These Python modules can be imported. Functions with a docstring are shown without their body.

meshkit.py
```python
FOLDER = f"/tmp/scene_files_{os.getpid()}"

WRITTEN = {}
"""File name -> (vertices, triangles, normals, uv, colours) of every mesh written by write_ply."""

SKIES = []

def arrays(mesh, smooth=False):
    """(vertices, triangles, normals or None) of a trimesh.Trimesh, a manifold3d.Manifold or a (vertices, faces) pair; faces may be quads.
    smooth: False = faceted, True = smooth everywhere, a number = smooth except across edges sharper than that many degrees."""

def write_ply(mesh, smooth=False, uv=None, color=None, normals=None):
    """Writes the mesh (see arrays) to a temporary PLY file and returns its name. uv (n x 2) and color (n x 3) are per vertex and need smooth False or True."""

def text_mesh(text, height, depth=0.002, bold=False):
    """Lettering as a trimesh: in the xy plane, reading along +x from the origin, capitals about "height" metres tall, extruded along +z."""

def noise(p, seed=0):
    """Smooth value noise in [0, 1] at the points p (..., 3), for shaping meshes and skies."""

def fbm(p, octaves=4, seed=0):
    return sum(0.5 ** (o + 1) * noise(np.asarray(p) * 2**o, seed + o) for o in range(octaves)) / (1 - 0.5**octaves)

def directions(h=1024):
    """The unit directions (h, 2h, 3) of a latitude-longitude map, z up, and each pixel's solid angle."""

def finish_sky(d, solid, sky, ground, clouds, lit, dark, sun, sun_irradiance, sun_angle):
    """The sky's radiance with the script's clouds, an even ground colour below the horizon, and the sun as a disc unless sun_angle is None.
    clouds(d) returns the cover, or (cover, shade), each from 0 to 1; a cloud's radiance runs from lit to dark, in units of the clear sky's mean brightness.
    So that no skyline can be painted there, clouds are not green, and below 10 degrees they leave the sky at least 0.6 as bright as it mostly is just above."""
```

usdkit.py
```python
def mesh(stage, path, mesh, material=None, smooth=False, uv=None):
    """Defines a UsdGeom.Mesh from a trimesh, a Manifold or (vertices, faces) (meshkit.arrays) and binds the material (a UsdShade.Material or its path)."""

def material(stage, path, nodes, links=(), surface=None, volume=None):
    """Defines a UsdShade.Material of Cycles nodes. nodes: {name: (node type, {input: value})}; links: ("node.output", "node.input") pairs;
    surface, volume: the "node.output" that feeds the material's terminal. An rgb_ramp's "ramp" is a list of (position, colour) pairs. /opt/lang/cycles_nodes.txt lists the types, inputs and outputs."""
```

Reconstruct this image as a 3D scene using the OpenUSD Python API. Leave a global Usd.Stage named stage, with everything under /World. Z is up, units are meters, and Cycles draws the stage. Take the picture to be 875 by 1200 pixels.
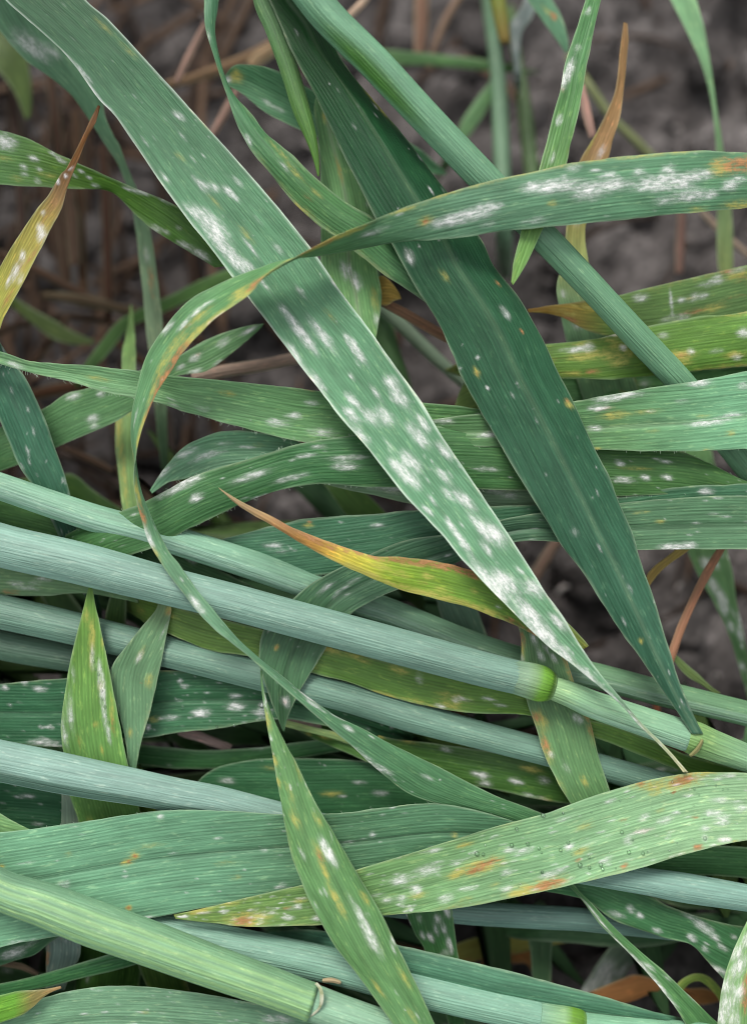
import math, random
import numpy as np, trimesh, usdkit, meshkit
from scipy.interpolate import Akima1DInterpolator, PchipInterpolator
from pxr import Usd, UsdGeom, UsdLux, UsdShade, Gf, Sdf, Vt

stage = Usd.Stage.CreateInMemory()
UsdGeom.SetStageUpAxis(stage, 'Z'); UsdGeom.SetStageMetersPerUnit(stage, 1.0)
UsdGeom.Xform.Define(stage, '/World'); UsdGeom.Scope.Define(stage, '/World/Looks')

# ------------------------------------------------------------------ camera, sky, sun, exposure
U = 0.00012                     # metres per unit of the drawing plane (one photo pixel at the focus distance)
F = 1200.0                      # focal length and focus distance, in those units
TILT = math.radians(20)         # away from straight down
CAM_Z = 1900 * U * math.cos(TILT)
EXPOSURE = 1.5
CT, ST = math.cos(TILT), math.sin(TILT)
ROT = np.array([[1, 0, 0], [0, CT, -ST], [0, ST, CT]])
CAM_POS = np.array([0, -1900 * U * math.sin(TILT), CAM_Z])

cam = UsdGeom.Camera.Define(stage, '/World/camera')
M = np.eye(4); M[:3, :3] = ROT; M[:3, 3] = CAM_POS
cam.AddTransformOp().Set(Gf.Matrix4d(*[float(x) for x in M.T.ravel()]))
cam.CreateFocalLengthAttr(26.0); cam.CreateHorizontalApertureAttr(26.0 * 875 / F)
cam.CreateVerticalApertureAttr(26.0 * 1200 / F)
cam.CreateFStopAttr(6.5); cam.CreateFocusDistanceAttr((F - 25) * U)
cam.CreateClippingRangeAttr(Gf.Vec2f(0.01, 500)); cam.CreateExposureAttr(EXPOSURE)

SUN = np.array([-0.25, 0.45, 0.86]); SUN /= np.linalg.norm(SUN)
elev, rot = math.asin(SUN[2]), math.atan2(SUN[0], SUN[1])
sky_mat = usdkit.material(stage, '/World/Looks/sky_look', {
    'tc': ('texture_coordinate', {}),
    'sky': ('sky_texture', {'sky_type': 'single_scattering', 'sun_disc': False, 'sun_elevation': elev, 'sun_rotation': rot}),
    'n': ('noise_texture', {'scale': 2.2, 'detail': 5, 'roughness': 0.55}),
    'cr': ('rgb_ramp', {'ramp': [(0.25, (5.0, 5.2, 5.5)), (0.75, (8.5, 8.6, 8.8))]}),
    'sep': ('separate_xyz', {}), 'zr': ('map_range', {'from_min': 0.0, 'from_max': 1.0, 'to_min': 0.30, 'to_max': 1.36, 'clamp': True}),
    'ov': ('mix_color', {'blend_type': 'multiply', 'fac': 1.0, 'use_clamp': False}),
    'm': ('mix_color', {'fac': 0.92, 'use_clamp': False}),
    'b': ('background_shader', {'strength': 0.07}),
}, [('tc.generated', 'n.vector'), ('n.fac', 'cr.fac'), ('sky.color', 'm.a'), ('tc.generated', 'sep.vector'), ('sep.z', 'zr.value'), ('cr.color', 'ov.a'), ('zr.result', 'ov.b'), ('ov.result', 'm.b'), ('m.result', 'b.color')], surface='b.background')
dome = UsdLux.DomeLight.Define(stage, '/World/sky')
UsdShade.MaterialBindingAPI.Apply(dome.GetPrim()).Bind(sky_mat)
dome.GetPrim().SetCustomDataByKey('kind', 'structure')
sun = UsdLux.DistantLight.Define(stage, '/World/sun')
sun.CreateIntensityAttr(0.4); sun.CreateAngleAttr(22.0); sun.CreateNormalizeAttr(True); sun.CreateColorAttr(Gf.Vec3f(1.0, 0.96, 0.9))
zx = SUN; xx = np.cross([0, 1, 0], zx); xx /= np.linalg.norm(xx); yx = np.cross(zx, xx)
sm = np.eye(4); sm[:3, 0], sm[:3, 1], sm[:3, 2] = xx, yx, zx
sun.AddTransformOp().Set(Gf.Matrix4d(*[float(x) for x in sm.T.ravel()]))

# ------------------------------------------------------------------ helpers
rng = np.random.default_rng(7)
used = {}

def path_of(name, parent=None):
    base = parent or '/World'
    k = (base, name); n = used.get(k, 0); used[k] = n + 1
    return f'{base}/{name}' + (f'_{n:03d}' if n else '')

def put(prim, label=None, cat=None, group=None, kind=None):
    p = prim.GetPrim() if hasattr(prim, 'GetPrim') else prim
    for k, v in (('label', label), ('category', cat), ('group', group), ('kind', kind)):
        if v: p.SetCustomDataByKey(k, v)
    return p

def cam3(px, py, h):
    """Drawing-plane position and height (towards the camera) -> point in camera space, in units."""
    d = F - np.asarray(h, float)
    return np.stack([(np.asarray(px, float) - 437.5) * d / F, -(np.asarray(py, float) - 600) * d / F, -d], -1)

def world(p):
    return np.asarray(p) * U @ ROT.T + CAM_POS

def thing(name, origin):
    x = UsdGeom.Xform.Define(stage, path_of(name)); x.AddTranslateOp().Set(Gf.Vec3d(*[float(a) for a in origin]))
    return x

def mesh_at(name, v, f, mat, parent, origin, attrs=None, smooth=True):
    m = usdkit.mesh(stage, path_of(name, str(parent.GetPath()) if parent is not None else None), (v - origin, f), mat, smooth)
    for k, a in (attrs or {}).items():
        UsdGeom.PrimvarsAPI(m).CreatePrimvar(k, Sdf.ValueTypeNames.Color3fArray, 'vertex').Set(Vt.Vec3fArray.FromNumpy(np.asarray(a, np.float32)))
    return m

def smoothstep(a, b, x):
    t = np.clip((x - a) / (b - a), 0, 1); return t * t * (3 - 2 * t)

# ------------------------------------------------------------------ materials
def plant_material(name, translucency, rough, vein, streak=1.0, fine=0.29, broad=0.1, spec=0.2):
    n = {
        'luv': ('attribute', {'attribute': 'luv'}), 'tint': ('attribute', {'attribute': 'tint'}), 'mask': ('attribute', {'attribute': 'mask'}),
        's': ('separate_xyz', {}), 'mk': ('separate_color', {'color_type': 'rgb'}),
        # fine veins along the blade
        'vv': ('combine_xyz', {}), 'vu': ('math', {'math_type': 'multiply', 'value2': 0.009}), 'vs': ('math', {'math_type': 'multiply', 'value2': fine}),
        'vn': ('noise_texture', {'scale': 1.0, 'detail': 2.0, 'roughness': 0.6}),
        'vr': ('map_range', {'from_min': 0.3, 'from_max': 0.7, 'to_min': 1 - 0.12 * streak, 'to_max': 1 + 0.12 * streak, 'clamp': True}),
        # broad streaks and cloudy mottling
        'bv': ('combine_xyz', {}), 'bu': ('math', {'math_type': 'multiply', 'value2': 0.022}), 'bs': ('math', {'math_type': 'multiply', 'value2': broad}),
        'bn': ('noise_texture', {'scale': 1.0, 'detail': 4.0, 'roughness': 0.6}),
        'br': ('map_range', {'from_min': 0.3, 'from_max': 0.7, 'to_min': 1 - 0.19 * streak, 'to_max': 1 + 0.19 * streak, 'clamp': True}),
        'wv': ('math', {'math_type': 'multiply_add', 'value2': 1.65}), 'wj': ('math', {'math_type': 'multiply', 'value2': 1.0}), 'wsn': ('math', {'math_type': 'sine'}),
        'wr': ('map_range', {'from_min': -1.0, 'from_max': 1.0, 'to_min': 1 - 0.085 * streak, 'to_max': 1 + 0.085 * streak}),
        'mul2': ('math', {'math_type': 'multiply'}), 'mul': ('math', {'math_type': 'multiply'}), 'c1': ('mix_color', {'blend_type': 'multiply', 'fac': 1.0, 'use_clamp': False}),
        # pale yellow-green flecks
        'fv': ('combine_xyz', {}), 'fu': ('math', {'math_type': 'multiply', 'value2': 0.06}), 'fs': ('math', {'math_type': 'multiply', 'value2': 0.25}),
        'fn': ('noise_texture', {'scale': 1.0, 'detail': 3.0, 'roughness': 0.62}),
        'fr': ('map_range', {'range_type': 'smoothstep', 'from_min': 0.54, 'from_max': 0.76, 'to_min': 0.0, 'to_max': 0.60 * streak, 'clamp': True}),
        'flc': ('mix_color', {'blend_type': 'multiply', 'fac': 1.0, 'b': (2.3, 1.75, 1.7), 'use_clamp': False}), 'c2': ('mix_color', {'use_clamp': False}),
        # yellowing, browning, mildew
        'gv': ('combine_xyz', {}), 'gu': ('math', {'math_type': 'multiply', 'value2': 0.10}), 'gs': ('math', {'math_type': 'multiply', 'value2': 0.25}),
        'gn': ('noise_texture', {'scale': 1.0, 'detail': 6.0, 'roughness': 0.72}),
        'gw': ('map_range', {'from_min': 0.3, 'from_max': 0.7, 'to_min': 0.2, 'to_max': 1.65, 'clamp': False}), 'gp': ('math', {'math_type': 'maximum', 'value2': 0.0}),
        'ya': ('math', {'math_type': 'multiply'}), 'yr': ('map_range', {'range_type': 'smoothstep', 'from_min': 0.05, 'from_max': 1.05, 'to_max': 0.88, 'clamp': True}),
        'c3': ('mix_color', {'b': (0.43, 0.385, 0.10), 'use_clamp': False}),
        'ba': ('math', {'math_type': 'multiply'}), 'brr': ('map_range', {'range_type': 'smoothstep', 'from_min': 0.15, 'from_max': 1.0, 'to_max': 0.95, 'clamp': True}),
        'bcr': ('map_range', {'from_min': 0.3, 'from_max': 0.7, 'clamp': True}), 'bcol': ('mix_color', {'a': (0.13, 0.045, 0.018), 'b': (0.48, 0.25, 0.11)}),
        'c4': ('mix_color', {'use_clamp': False}),
        'ma': ('math', {'math_type': 'multiply'}), 'mr': ('map_range', {'range_type': 'smoothstep', 'from_min': 0.08, 'from_max': 1.35, 'to_max': 0.9, 'clamp': True}), 'mh': ('map_range', {'range_type': 'smoothstep', 'from_min': 0.12, 'from_max': 1.3, 'to_max': 0.42, 'clamp': True}), 'mxx': ('math', {'math_type': 'maximum'}),
        'c5': ('mix_color', {'b': (0.78, 0.765, 0.77), 'use_clamp': False}),
        'rg': ('mix_float', {'a': rough, 'b': 0.85}),
        'hsum': ('math', {'math_type': 'multiply_add', 'value2': 0.5}), 'hs2': ('math', {'math_type': 'multiply_add', 'value2': 0.06}), 'fz': ('noise_texture', {'scale': 0.55, 'detail': 3.0, 'roughness': 0.7}), 'fzm': ('math', {'math_type': 'multiply'}), 'hs3': ('math', {'math_type': 'multiply_add', 'value2': 1.3}),
        'bump': ('bump', {'strength': vein, 'distance': 0.00035, 'use_object_space': False}),
        'p': ('principled_bsdf', {'specular_ior_level': spec, 'diffuse_roughness': 0.3}),
    }
    L = [('luv.vector', 's.vector'), ('mask.color', 'mk.color')]
    for a, b, c in (('vu', 'vs', 'vv'), ('bu', 'bs', 'bv'), ('fu', 'fs', 'fv'), ('gu', 'gs', 'gv')):
        L += [('s.x', f'{a}.value1'), ('s.y', f'{b}.value1'), (f'{a}.value', f'{c}.x'), (f'{b}.value', f'{c}.y'), ('s.z', f'{c}.z')]
    L += [('vv.vector', 'vn.vector'), ('vn.fac', 'vr.value'), ('bv.vector', 'bn.vector'), ('bn.fac', 'br.value'), ('s.y', 'wv.value1'), ('bn.fac', 'wj.value1'), ('wj.value', 'wv.value3'), ('wv.value', 'wsn.value1'), ('wsn.value', 'wr.value'), ('vr.result', 'mul2.value1'), ('wr.result', 'mul2.value2'), ('mul2.value', 'mul.value1'), ('br.result', 'mul.value2'),
          ('tint.color', 'c1.a'), ('mul.value', 'c1.b'),
          ('fv.vector', 'fn.vector'), ('fn.fac', 'fr.value'), ('c1.result', 'c2.a'), ('c1.result', 'flc.a'), ('flc.result', 'c2.b'), ('fr.result', 'c2.fac'),
          ('gv.vector', 'gn.vector'), ('gn.fac', 'gw.value'), ('gw.result', 'gp.value1'),
          ('gp.value', 'ya.value1'), ('mk.g', 'ya.value2'), ('ya.value', 'yr.value'), ('c2.result', 'c3.a'), ('yr.result', 'c3.fac'),
          ('gp.value', 'ba.value1'), ('mk.b', 'ba.value2'), ('ba.value', 'brr.value'), ('gn.fac', 'bcr.value'), ('bcr.result', 'bcol.fac'), ('c3.result', 'c4.a'), ('bcol.result', 'c4.b'), ('brr.result', 'c4.fac'),
          ('gp.value', 'ma.value1'), ('mk.r', 'ma.value2'), ('ma.value', 'mr.value'), ('c4.result', 'c5.a'), ('mk.r', 'mh.value'), ('mr.result', 'mxx.value1'), ('mh.result', 'mxx.value2'), ('mxx.value', 'c5.fac'),
          ('mr.result', 'rg.fac'), ('rg.result', 'p.roughness'),
          ('gn.fac', 'hsum.value1'), ('vn.fac', 'hsum.value3'), ('wsn.value', 'hs2.value1'), ('hsum.value', 'hs2.value3'), ('luv.vector', 'fz.vector'), ('fz.fac', 'fzm.value1'), ('mr.result', 'fzm.value2'), ('fzm.value', 'hs3.value1'), ('hs2.value', 'hs3.value3'), ('hs3.value', 'bump.height'), ('bump.normal', 'p.normal'),
          ('c5.result', 'p.base_color')]
    out = 'p.BSDF'
    if translucency:
        n['tr'] = ('translucent_bsdf', {}); n['tc'] = ('mix_color', {'blend_type': 'multiply', 'fac': 1.0, 'b': (1.5, 1.6, 0.55), 'use_clamp': False})
        n['mx'] = ('mix_closure', {'fac': translucency})
        L += [('c5.result', 'tc.a'), ('tc.result', 'tr.color'), ('p.BSDF', 'mx.closure1'), ('tr.BSDF', 'mx.closure2')]
        out = 'mx.closure'
    return usdkit.material(stage, f'/World/Looks/{name}', n, L, surface=out)

LEAF = plant_material('leaf_look', 0.15, 0.42, 0.42)
STEM = plant_material('stem_look', 0.0, 0.5, 0.5, 0.75, fine=0.5, broad=0.22, spec=0.35)
DRY = plant_material('dry_look', 0.12, 0.7, 0.8, 0.8)
HAIR = usdkit.material(stage, '/World/Looks/hair_look', {'p': ('principled_bsdf', {'base_color': (0.34, 0.42, 0.32), 'roughness': 0.6})}, [], surface='p.BSDF')
DEW = usdkit.material(stage, '/World/Looks/dew_look', {'t': ('transparent_bsdf', {'color': (0.97, 1.0, 0.98)}), 'g': ('glossy_bsdf', {'color': (1, 1, 1), 'roughness': 0.04}), 'f': ('fresnel', {'IOR': 1.5}), 'm': ('mix_closure', {})}, [('f.fac', 'm.fac'), ('t.BSDF', 'm.closure1'), ('g.BSDF', 'm.closure2')], surface='m.closure')
LIG = usdkit.material(stage, '/World/Looks/ligule_look', {'n': ('noise_texture', {'scale': 900, 'detail': 3}), 'g': ('geometry', {}), 'r': ('rgb_ramp', {'ramp': [(0.35, (0.17, 0.19, 0.09)), (0.65, (0.36, 0.37, 0.28))]}), 'p': ('principled_bsdf', {'roughness': 0.5})},
                      [('g.position', 'n.vector'), ('n.fac', 'r.fac'), ('r.color', 'p.base_color')], surface='p.BSDF')

# ------------------------------------------------------------------ blade builder
GREEN = (0.072, 0.175, 0.105); DARK = (0.032, 0.092, 0.058); MID = (0.062, 0.150, 0.082); PALE = (0.115, 0.235, 0.135)
BLUE = (0.100, 0.205, 0.150); YG = (0.110, 0.200, 0.052); LIME = (0.120, 0.250, 0.065); SHADE = (0.052, 0.125, 0.050); STEMC = (0.190, 0.315, 0.275)
TAN = (0.36, 0.25, 0.15); PINK = (0.46, 0.32, 0.25); RUST = (0.30, 0.13, 0.05); GREYTAN = (0.42, 0.36, 0.30)
seedn = [0]
LEAVES = []

def extend(st, e0, e1, droop):
    st = [tuple(s) + (0,) * (6 - len(s)) for s in st]
    def more(a, b, e):
        ma, mb = np.array([(a[0] + a[2]) / 2, (a[1] + a[3]) / 2]), np.array([(b[0] + b[2]) / 2, (b[1] + b[3]) / 2])
        d = ma - mb; d /= np.linalg.norm(d) + 1e-9
        half = np.array([(a[0] - a[2]) / 2, (a[1] - a[3]) / 2]); out = []
        for k, w in ((0.33, 0.92), (0.66, 0.62), (1.0, 0.06)):
            c = ma + d * e * k
            out.append((*(c + half * w), *(c - half * w), a[4] - droop * k * k, a[5] * w))
        return out
    if e0: st = more(st[0], st[1], e0)[::-1] + st
    if e1: st = st + more(st[-1], st[-2], e1)
    return st

def leaf(label, st, tint=GREEN, *, cup=0.0, fold=0.0, wave=1.0, spots=(), mil=(0, 0), yel=(), edge=(0.0, 0.0), tips=None, ext=(0, 0), droop=160, res=4.0,
         rib=0.0, crease=0.0, rim=0.32, hairs=(), name='wheat_leaf', cat='leaf', mat=None, group='wheat leaves in the tangle', parent=None, split=None, thick=1.0, flecks=0.0, ribv=0.0):
    """st: stations (ax, ay, bx, by, height, tilt). spots: (x, y, half length, half width, strength, channel). mil: number and size of scattered mildew patches.
    edge: yellowing and browning of the margins. tips: (end, length, yellow, brown)."""
    seedn[0] += 1; sd = seedn[0]; r = np.random.default_rng(100 + sd)
    mat = mat or LEAF
    st = np.array(extend(st, ext[0], ext[1], droop), float)
    mids = np.stack([(st[:, 0] + st[:, 2]) / 2, (st[:, 1] + st[:, 3]) / 2], 1)
    t = np.r_[0, np.cumsum(np.maximum(np.linalg.norm(np.diff(mids, axis=0), axis=1), 2))]
    n = max(8, int(t[-1] / res)); tt = np.linspace(0, t[-1], n)
    ip = Akima1DInterpolator if len(st) > 4 else PchipInterpolator
    q = ip(t, st)(tt)
    A = cam3(q[:, 0], q[:, 1], q[:, 4] + q[:, 5] / 2); B = cam3(q[:, 2], q[:, 3], q[:, 4] - q[:, 5] / 2)
    W = np.linalg.norm(B - A, axis=1); C = (A + B) / 2
    T = np.gradient(C, axis=0); T /= np.linalg.norm(T, axis=1, keepdims=True) + 1e-9
    N = np.cross(T, B - A); N /= np.linalg.norm(N, axis=1, keepdims=True) + 1e-9
    if (N[:, 2] * W).sum() < 0: N = -N
    for _ in range(2): N[1:-1] = (N[:-2] + 2 * N[1:-1] + N[2:]) / 4
    N /= np.linalg.norm(N, axis=1, keepdims=True)
    u = np.r_[0, np.cumsum(np.linalg.norm(np.diff(C, axis=0), axis=1))]
    m = int(np.clip(np.percentile(W, 80) / res, 7, 44)) | 1
    s = np.linspace(-1, 1, m); s = np.sign(s) * (1 - (1 - np.abs(s)) ** 1.12)
    S, Ug = np.meshgrid(s, u); Wg = W[:, None] * np.ones_like(S); V = S * Wg / 2
    P = C[:, None] + (B - A)[:, None] * S[..., None] / 2
    off = cup * Wg * (S ** 2 - 0.4) + fold * Wg * (np.sqrt(S ** 2 + 0.012) - 0.45)
    nz = meshkit.fbm(np.stack([Ug / 90, V / 45, np.full_like(S, sd * 3.7)], -1), 3, sd) - 0.5
    ez = meshkit.noise(np.stack([Ug / 38, np.sign(S) * 3.0 + 5, np.full_like(S, sd * 1.3)], -1), sd + 50) - 0.5
    off = off + wave * (5 * nz + 5.0 * ez * S ** 4) * np.clip(Wg / 40, 0, 1)
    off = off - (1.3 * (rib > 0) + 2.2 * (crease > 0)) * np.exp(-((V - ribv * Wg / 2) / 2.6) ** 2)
    P = P + N[:, None] * off[..., None]
    # ragged margin
    ed = meshkit.noise(np.stack([Ug / 13, np.sign(S) * 2.0 + 9, np.full_like(S, sd * 2.3)], -1), sd + 90) - 0.5
    P = P + ((B - A) / (W[:, None] + 1e-9))[:, None] * (np.sign(S) * (ed * 0.9 + 2.2 * ez) * (np.abs(S) > 0.97))[..., None]
    # colour and masks
    if np.isscalar(tint[0]): col = np.ones(S.shape + (3,)) * np.array(tint)
    else:
        ks = np.array([k for k, _ in tint]) * u[-1]; cs = np.array([c for _, c in tint])
        col = np.stack([np.interp(u, ks, cs[:, k]) for k in range(3)], -1)[:, None] * np.ones(S.shape + (3,))
    col = col * (0.9 + 0.2 * meshkit.fbm(np.stack([Ug / 160, V / 60, np.full_like(S, sd * 5.1)], -1), 2, sd + 7))[..., None]
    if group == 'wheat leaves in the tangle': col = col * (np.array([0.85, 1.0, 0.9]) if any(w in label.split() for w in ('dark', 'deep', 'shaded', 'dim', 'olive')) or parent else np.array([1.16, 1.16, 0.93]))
    rm = rim * smoothstep(0, 1, 1 - np.clip((Wg / 2 - np.abs(V)) / (2.4 if rim < 0.6 else 3.4), 0, 1)) * np.clip(Wg / 25, 0, 1)
    col = col * (1 - rm[..., None]) + (np.array([0.36, 0.44, 0.30]) if rim < 0.6 else np.array([0.52, 0.62, 0.52])) * rm[..., None]  # pale edge highlight painted into the tint along the margins
    if rib > 0:
        rb = np.exp(-((V - ribv * Wg / 2) / 2.4) ** 2) * rib
        col = col * (1 - rb[..., None]) + np.array([0.25, 0.34, 0.20]) * rb[..., None]
    if crease: col = col * (1 - crease * np.exp(-((V - ribv * Wg / 2) / 1.7) ** 2))[..., None]  # shade of the midrib groove painted into the tint
    mk = np.zeros(S.shape + (3,))
    px = 437.5 + F * P[..., 0] / -P[..., 2]; py = 600 + F * P[..., 1] / P[..., 2]
    def blob(u0, v0, a, b, k, ch):
        d = ((Ug - u0) / a) ** 2 + ((V - v0) / b) ** 2
        mk[..., ch] = 1 - (1 - mk[..., ch]) * (1 - np.clip(k * np.exp(-d * 0.85), 0, 0.97))
    for x, y, a, b, k, ch in spots:
        i = np.unravel_index(np.argmin((px - x) ** 2 + (py - y) ** 2), px.shape)
        blob(Ug[i], V[i], a, b, k, ch)
    for _ in range(mil[0]):
        i = r.integers(2, n - 2); j = r.integers(1, m - 1); z = mil[1] * r.uniform(0.4, 1.3)
        for _k in range(r.integers(1, 4)):
            blob(Ug[i, j] + r.normal() * z * 1.2, V[i, j] + r.normal() * z * 0.5, z * r.uniform(0.7, 1.6), z * r.uniform(0.25, 0.5), r.uniform(0.55, 1.0), 0)
    for cnt, size, ch in yel:
        for _ in range(cnt):
            i = r.integers(2, n - 2); j = r.integers(0, m); z = size * r.uniform(0.4, 1.4)
            blob(Ug[i, j], V[i, j], z * 1.6, z * 0.5, r.uniform(0.5, 1.0), ch)
    if flecks:
        for _ in range(int(flecks * u[-1] * W.mean() / 1500)):
            i = r.integers(2, n - 2); j = r.integers(1, m - 1); z = r.random() ** 2
            blob(Ug[i, j] + r.uniform(-1, 1), V[i, j], 2.0 + 5 * z, 1.3 + 0.7 * z, r.uniform(0.25, 0.6) + 0.2 * z, 0)
    if edge[0] or edge[1]:
        en = meshkit.fbm(np.stack([Ug / 55, np.sign(S) * 4 + 20, np.full_like(S, sd * 1.9)], -1), 3, sd + 3)
        w = np.exp(-((Wg / 2 - np.abs(V)) / (2.5 + 7 * en)) ** 2) * smoothstep(0.35, 0.6, en)
        mk[..., 1] = np.maximum(mk[..., 1], 0.6 * edge[0] * w); mk[..., 2] = np.maximum(mk[..., 2], edge[1] * w * smoothstep(0.5, 0.65, en))
    for end, ln, ky, kb in (tips or ()):
        d = (u if end == 0 else u[-1] - u)[:, None] + 10 * nz
        mk[..., 1] = np.maximum(mk[..., 1], ky * (1 - smoothstep(ln * 0.75, ln * 1.25, d))); mk[..., 2] = np.maximum(mk[..., 2], kb * (1 - smoothstep(ln * 0.45, ln * 0.8, d)))
    luv = np.stack([Ug, V + 37.0 * sd, np.full_like(S, sd * 7.3)], -1)
    top = P + N[:, None] * (thick * np.sqrt(np.clip(1.05 - S ** 2, 0.04, 1)))[..., None]
    bot = P - N[:, None] * (thick * np.sqrt(np.clip(1.05 - S ** 2, 0.04, 1)))[..., None]
    own = parent is None
    org = world(C[n // 2]) if own else parent[1]
    x = thing(name, org) if own else parent[0]
    if own: put(x, label, cat, group)
    def grid(i0, i1, nm, lab=None):
        k = i1 - i0; a = np.arange(k * m).reshape(k, m)
        f1 = np.stack([a[:-1, :-1], a[:-1, 1:], a[1:, 1:], a[1:, :-1]], -1).reshape(-1, 4); f2 = f1[:, ::-1] + k * m
        runs = [a[:, -1], a[::-1, 0]] + ([a[0]] if i0 == 0 else []) + ([a[-1, ::-1]] if i1 == n else [])
        f3 = np.concatenate([np.stack([q_[:-1], q_[:-1] + k * m, q_[1:] + k * m, q_[1:]], -1) for q_ in runs])
        v = np.r_[top[i0:i1].reshape(-1, 3), bot[i0:i1].reshape(-1, 3)]
        dup = lambda z: np.tile(z[i0:i1].reshape(-1, 3), (2, 1))
        vw = world(v); fa = np.r_[f1, f2, f3]
        g0 = np.cross(v[f1[:, 1]] - v[f1[:, 0]], v[f1[:, 2]] - v[f1[:, 0]]).sum(0) @ N[i0:i1].mean(0)
        if g0 < 0: fa = fa[:, ::-1]
        mm = mesh_at(nm, vw, fa, mat, x, org, {'luv': dup(luv), 'tint': dup(col), 'mask': dup(mk)})
        if lab: put(mm, lab)
        return mm
    main = 'blade' if own else 'leaf_blade'
    if split:
        end, ln, nm, lab = split
        c = int(np.argmin(np.abs((u if end == 0 else u[-1] - u) - ln))); c = min(max(c, 4), n - 5)
        if end == 0: b = grid(c, n, main); grid(0, c + 1, nm, lab)
        else: b = grid(0, c + 1, main); grid(c, n, nm, lab)
    else: b = grid(0, n, main)
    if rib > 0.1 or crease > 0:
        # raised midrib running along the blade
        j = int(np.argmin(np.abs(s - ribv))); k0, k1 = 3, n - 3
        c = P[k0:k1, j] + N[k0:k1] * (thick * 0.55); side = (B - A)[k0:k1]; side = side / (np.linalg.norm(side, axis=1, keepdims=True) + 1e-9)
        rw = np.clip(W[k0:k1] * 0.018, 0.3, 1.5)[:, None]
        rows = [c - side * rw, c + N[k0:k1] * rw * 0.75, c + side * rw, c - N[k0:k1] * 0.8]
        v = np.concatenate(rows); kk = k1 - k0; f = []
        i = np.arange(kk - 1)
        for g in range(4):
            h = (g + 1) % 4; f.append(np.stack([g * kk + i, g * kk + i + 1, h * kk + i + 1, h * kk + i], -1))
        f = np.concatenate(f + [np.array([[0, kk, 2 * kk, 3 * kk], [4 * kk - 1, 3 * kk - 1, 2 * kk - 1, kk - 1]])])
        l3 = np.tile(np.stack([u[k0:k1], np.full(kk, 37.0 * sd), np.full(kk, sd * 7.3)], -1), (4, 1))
        cc = np.tile(col[k0:k1, j] * 1.0, (4, 1)); z3 = np.tile(mk[k0:k1, j] * [0.4, 1, 1], (4, 1))  # tint copied from the blade, painted groove shade included
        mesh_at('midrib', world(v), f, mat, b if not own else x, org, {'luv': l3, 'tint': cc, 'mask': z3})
    for sd_, dens, ln in hairs:
        jj = 0 if sd_ < 0 else m - 1; pts = []; side = (B - A) / (W[:, None] + 1e-9) * sd_
        for _ in range(int(dens * u[-1] / 5)):
            i = r.integers(3, n - 3); p0 = P[i, jj]; g = ln * r.uniform(0.25, 0.8)
            dv = side[i] + N[i] * r.normal() * 0.5 + T[i] * r.normal() * 0.6; dv /= np.linalg.norm(dv)
            pts += [p0 - dv * 1.0, p0 + dv * g * 0.5, p0 + dv * g + T[i] * r.normal() * g * 0.2]
        cv = UsdGeom.BasisCurves.Define(stage, path_of('margin_hairs', str(x.GetPath())))
        cv.CreateTypeAttr('linear'); cv.CreateCurveVertexCountsAttr([3] * (len(pts) // 3))
        cv.CreatePointsAttr(Vt.Vec3fArray.FromNumpy((world(np.array(pts)) - org).astype(np.float32)))
        cv.CreateWidthsAttr([0.26 * U]); cv.SetWidthsInterpolation('constant')
        UsdShade.MaterialBindingAPI.Apply(cv.GetPrim()).Bind(HAIR); put(cv, kind='stuff')
    LEAVES.append(dict(label=label, P=P, N=N, thick=thick, px=px, py=py, T=T))
    return x, org

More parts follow.
